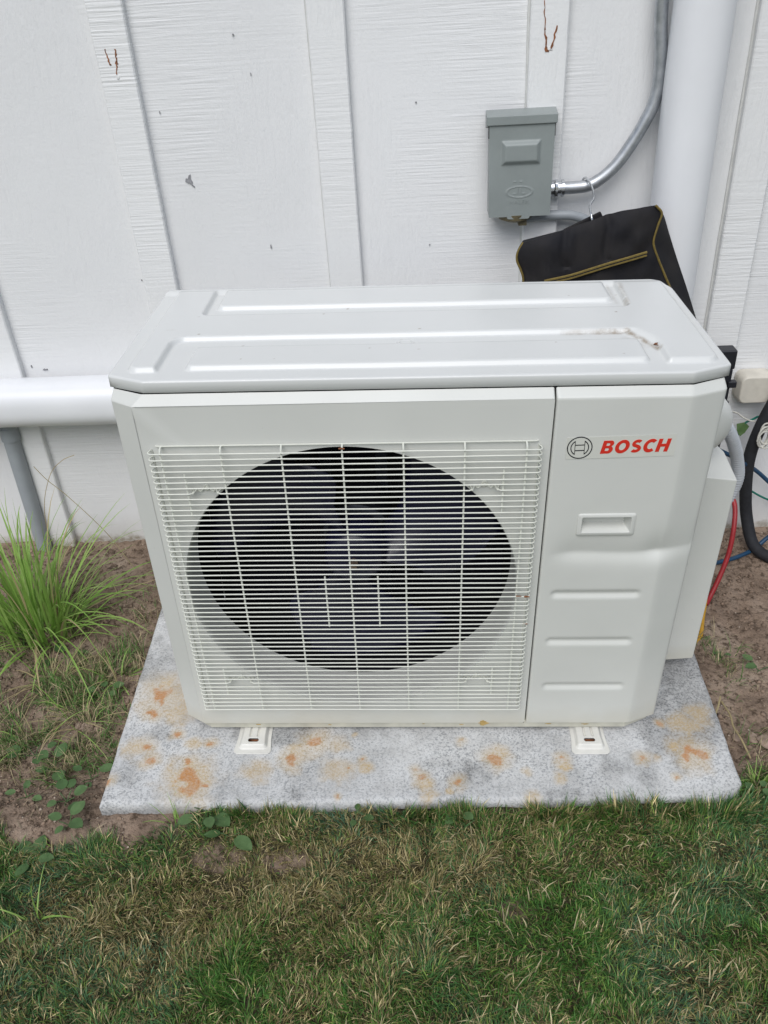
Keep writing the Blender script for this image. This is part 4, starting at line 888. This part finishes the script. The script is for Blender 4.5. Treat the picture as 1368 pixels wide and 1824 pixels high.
def side_col(x, y, n):
    C = np.zeros((n, 3)); r = rng.uniform(0, 1, n); f = fbm(x, y, .06, 140)
    C[:] = (.09, .16, .04); C[r < .5] = (.38, .32, .19); C[(r > .5) & (r < .65)] = (.18, .155, .08); C[(f > .55) & (r > .25)] = (.10, .20, .05)
    return C * rng.uniform(.7, 1.6, (n, 1))
make_blades(0, (x, y), ground_h, .014, .055, .0009, .0020, side_col, 1.2, 'sparse_grass', lab='sparse dry and green grass tufts on the bare soil beside the pad')
# chopped straw and dead roots on the bare soil
n = 5200; x = rng.uniform(-.9, 1.5, n); y = rng.uniform(-.24, .70, n)
pu = (np.stack([x, y, np.full(len(x), -.03)], 1) @ Rinv.T); k = ~((pu[:, 0] > -.15) & (pu[:, 0] < .985) & (pu[:, 1] > -.155)) & (rng.uniform(0, 1, n) < (1 - lawn_mask(x, y)) * sstep(.35, .6, fbm(x, y, .07, 160)))
make_blades(0, (x[k], y[k]), lambda a, b_: ground_h(a, b_) + .003, .008, .030, .0008, .0018, lambda a, b_, m_: (np.array([.42, .34, .22]) * rng.uniform(.35, 1.3, (m_, 1))), 1.9, 'soil_litter', lab='fine dead straw and root litter on the bare soil')
# crumbs of soil and little stones
def pebbles(n, pos, r0, r1, name, mat, lab):
    x, y = pos; n = len(x); r = r0 * (r1 / r0) ** rng.uniform(0, 1, n) ** 2.2
    ico = np.array([(1, 0, 0), (-1, 0, 0), (0, 1, 0), (0, -1, 0), (0, 0, 1), (0, 0, -1)], float); F = np.array([(0, 2, 4), (2, 1, 4), (1, 3, 4), (3, 0, 4), (2, 0, 5), (1, 2, 5), (3, 1, 5), (0, 3, 5)])
    j = rng.uniform(.6, 1.3, (n, 6, 1)); a = rng.uniform(0, 6.28, n); c, s = np.cos(a)[:, None], np.sin(a)[:, None]
    P = ico[None] * j * r[:, None, None] * np.array([1, .8, .6]); X_ = P[..., 0] * c - P[..., 1] * s; Y_ = P[..., 0] * s + P[..., 1] * c
    V = np.stack([X_ + x[:, None], Y_ + y[:, None], P[..., 2] + (ground_h(x, y) + r * .2)[:, None]], -1)
    me = mesh_np(name, V.reshape(-1, 3), (F[None] + (np.arange(n) * 6)[:, None, None]).reshape(-1, 3), True)
    return tag(link(name, me, mat), lab, None, None, 'stuff')
n = 60000; x = rng.uniform(-.9, 1.6, n); y = rng.uniform(-.3, .71, n); k = (rng.uniform(0, 1, n) < (1 - lawn_mask(x, y)) * sstep(.3, .7, fbm(x, y, .08, 150)) * 1.2)
pu = (np.stack([x, y, np.full(len(x), -.03)], 1) @ Rinv.T); k &= ~((pu[:, 0] > -.15) & (pu[:, 0] < .99) & (pu[:, 1] > -.155))
x, y = x[k], y[k]; msoil = simple('soil_crumb', (.21, .15, .108), .95, 0, .45, 40)
pebbles(0, (x[::2], y[::2]), .0016, .0085, 'soil_crumbs', msoil, 'brown crumbs of loose soil around the pad')
pebbles(0, (x[1::5], y[1::5]), .001, .0035, 'fine_grit', simple('pale_grit', (.42, .35, .28), .9, 0, .3, 40), 'pale grit strewn over the bare soil')
for (sx, sy, r, lab) in ((1.058, .030, .016, 'flat tan stone on the soil near the right edge of the photo'), (1.035, .045, .010, 'small brown stone beside the flat tan one'), (1.005, .045, .008, 'small rounded stone close to the right edge of the pad')):
    bm = bmesh.new(); bmesh.ops.create_icosphere(bm, subdivisions=3, radius=r)
    for v in bm.verts:
        q = 1 + .35 * noise.noise(v.co * 90 + Vector((sx * 30, 0, 0))); v.co = Vector((v.co.x * q * 1.4, v.co.y * q, v.co.z * q * .5))
    me = bpy.data.meshes.new('stone'); bm.to_mesh(me); bm.free(); me.polygons.foreach_set('use_smooth', np.full(len(me.polygons), True))
    o = link('stone', me, M_STONE); o.location = (sx, sy, float(ground_h(np.array([sx]), np.array([sy]))[0]) + r * .25); o.rotation_euler = (0, 0, sx * 20); tag(o, lab, 'stone', 'stones on the soil right of the pad')

# ------------------------------------------------------------------ tall grass clump with individual leaves
def leaf_strip(P, w, fold=.25):
    m = len(P); V = []
    for i, p in enumerate(P):
        t = (P[min(i + 1, m - 1)] - P[max(i - 1, 0)]).normalized(); s = t.cross(Vector((0, 0, 1)))
        s = s.normalized() if s.length > 1e-3 else Vector((1, 0, 0)); u = s.cross(t)
        k = i / (m - 1); ww = w * (1 - k) ** .6 * min(1, .55 + k * 3) / 2
        V += [p - s * ww + u * ww * fold, p, p + s * ww + u * ww * fold]
    F = [(i * 3 + a, i * 3 + a + 1, i * 3 + a + 4, i * 3 + a + 3) for i in range(m - 1) for a in (0, 1)]
    return V, F
def grass_clump(cx, cy, n, lmin, lmax, lab, seed, wid=.005, spread=.05, dry=.1, cat='grass clump', up_=1.25, grp=None):
    r = random.Random(seed); z0 = float(ground_h(np.array([cx]), np.array([cy]))[0]); e = empty('grass_clump', (cx, cy, z0), lab, cat, grp or 'grass clumps around the pad')
    for k in range(n):
        a = r.uniform(0, 2 * math.pi); d = spread * math.sqrt(r.random()); L = r.uniform(lmin, lmax); el = r.gauss(up_, .36); el = max(.25, min(1.52, el)); a2 = a + r.gauss(0, .5)
        p = Vector((d * math.cos(a), d * math.sin(a) * .8, -.004)); P = [p.copy()]; dv = Vector((math.cos(a2) * math.cos(el), math.sin(a2) * math.cos(el), math.sin(el))); drop = r.uniform(.06, .26) * (1.4 if el < 1 else 1)
        for i in range(9):
            p = p + dv * (L / 9); dv = (dv + Vector((dv.x * .05, dv.y * .05, -drop * (.35 + i / 9)))).normalized()
            if p.z < .004: p.z = .004; dv.z = max(dv.z, 0)
            P.append(p.copy())
        V, F = leaf_strip(P, wid * r.uniform(.6, 1.25)); me = mesh_np('leaf', np.array([tuple(v) for v in V]), [list(f) for f in F], True)
        o = link('leaf', me, M_DRYB if r.random() < dry else M_BLADE, e)
    return e
grass_clump(-.445, .355, 230, .15, .36, 'big bright green tall grass clump against the wall left of the unit', 5, .0066, .08, .07, up_=1.12)
grass_clump(-.215, .21, 26, .04, .11, 'small green grass tuft near the left edge of the pad', 8, .0034, .02, .25, up_=.8)
grass_clump(-.36, .20, 30, .06, .16, 'straw-coloured drying tuft below the big green clump', 9, .003, .04, .75, up_=.7)
grass_clump(-.26, .10, 34, .05, .15, 'drying tuft lying towards the left edge of the pad', 10, .0026, .035, .65, up_=.6)
grass_clump(-.33, .045, 26, .04, .12, 'thin dry tuft among broad weeds left of the pad', 11, .0026, .035, .6, up_=.7)
grass_clump(-.175, -.325, 5, .07, .10, 'few long light green blades bent over in the lawn at lower left', 12, .0042, .01, 0, up_=.7)
grass_clump(.995, -.085, 30, .03, .06, 'green tuft at the front right corner of the pad', 13, .0026, .02, .2, up_=1.1)
grass_clump(.015, -.168, 12, .04, .07, 'dark thin tuft against the front left part of the pad', 14, .002, .012, .0, up_=1.0)
# broad-leaved weeds
def weed(cx, cy, leaves, size, lab, seed, elong=1.2):
    r = random.Random(seed); z0 = float(ground_h(np.array([cx]), np.array([cy]))[0]); e = empty('weed_plant', (cx, cy, z0), lab, 'weed', 'broad-leaved weeds around the pad')
    for k in range(leaves):
        a = 2 * math.pi * k / leaves + r.uniform(-.9, .9); s = 1.2 * size * r.uniform(.65, 1.15); d = r.uniform(.4, 1.25) * size; h = r.uniform(.006, .022); til = r.uniform(.05, .5)
        mb = MB(); ca, sa = math.cos(a), math.sin(a); m = 9; V = []; 
        for i in range(m):
            t = i / (m - 1); ww = s * .5 * math.sin(math.pi * min(1, .06 + t * .94)) ** .65 * (1 - .25 * t)
            for q in (-1, -.5, 0, .5, 1):
                xx = d + t * s * elong; yy = q * ww; zz = h + math.sin(t * 2.2) * s * .18 * (1 - til) - til * t * s * .3 + abs(q) * s * .07
                V.append((xx * ca - yy * sa, xx * sa + yy * ca, max(zz, .002)))
        mb.add(V, grid_faces(m, 5).tolist())
        mb.build('leaf', M_LEAF, e, smooth=True)
    mb = MB()
    for k in range(leaves):
        a = 2 * math.pi * k / leaves; mb.tube([(0, 0, 0), (math.cos(a) * size * .5, math.sin(a) * size * .5, .008), (math.cos(a) * size * .9, math.sin(a) * size * .9, .012)], .0009, 5)
    mb.build('stem', M_LEAF, e, smooth=True)
weed(.066, -.150, 4, .023, 'broadleaf weed touching the front edge of the pad at left', 1)
weed(.112, -.190, 4, .020, 'broadleaf weed in the dry lawn just off the pad front', 2, 1.5)
weed(-.315, .010, 5, .023, 'round-leaved weed at the far left on bare soil', 3, 1.0)
weed(-.262, -.030, 4, .020, 'leafy weed halfway between left photo edge and the pad', 4)
weed(-.185, -.045, 3, .019, 'weed with upright oval leaf next to the left edge of the pad', 5, 1.3)
weed(-.195, -.118, 5, .019, 'rounded weed on the bare soil patch below the pad corner', 6, 1.0)
weed(-.275, -.105, 3, .018, 'small weed on bare soil near the left photo edge', 7)
weed(-.165, -.175, 4, .018, 'weed at the border of soil patch and lawn', 8)
weed(-.205, -.235, 4, .020, 'dull green weed in the lawn at lower left', 9, 1.4)
weed(-.35, .28, 3, .020, 'weed leaves below the big grass clump', 10, 1.4)
weed(1.105, .225, 3, .021, 'broad green leaf plant on the soil at the right photo edge', 11)
weed(.982, -.112, 6, .014, 'clover-like weed at the front right corner of the pad', 12, 1.0)
weed(.322, -.158, 3, .014, 'pair of small round leaves at the middle of the pad front', 13, 1.0)
weed(.486, -.150, 3, .016, 'round light leaves at the pad front right of the middle', 14, 1.0)
weed(-.225, .165, 5, .017, 'bushy small weed close to the pad behind the dry tufts', 15, 1.0)
weed(1.045, .27, 4, .009, 'tiny sprout on the soil beside the yellow hose', 16, 1.0)
# climbing leaf by the cables
mb = MB(); mb.add([(1.150, .69, .228), (1.166, .685, .234), (1.178, .687, .222), (1.170, .684, .208), (1.160, .683, .199), (1.152, .686, .212)], [(0, 1, 2, 3, 4, 5)]); o = mb.build('leaf', M_LEAF); sd = o.modifiers.new('s', 'SOLIDIFY'); sd.thickness = .0006
tag(o, 'single green leaf caught in the green wire right of the unit', 'leaf')
# dry stalks
hose('dry_stalk', [(1.000, .125, -.076), (1.003, .085, -.070), (1.001, .058, -.072), (1.004, .025, -.068), (1.010, -.012, -.076)], .0017, M_DRYB, 'long pale dry stalk lying along the right edge of the pad', 'stalk', 6)
hose('dry_stalk', [(.979, .093, -.078), (.988, .108, -.070), (.997, .128, -.066)], .0018, M_DRYB, 'short pale dry stub on soil by the right pad edge', 'stalk', 6)
hose('seed_stalk', [(-.30, .60, -.09), (-.36, .63, .0), (-.44, .655, .09), (-.49, .665, .14), (-.515, .67, .175)], .0009, M_DRYB, 'thin dead seed stalk leaning across the wall above the grass clump', 'stalk', 5)
hose('seed_stalk', [(-.50, .60, -.05), (-.495, .62, .08), (-.46, .63, .17), (-.42, .63, .21), (-.385, .63, .225)], .0008, M_DRYB, 'thin arched dead stalk in front of the batten above the grass clump', 'stalk', 5)
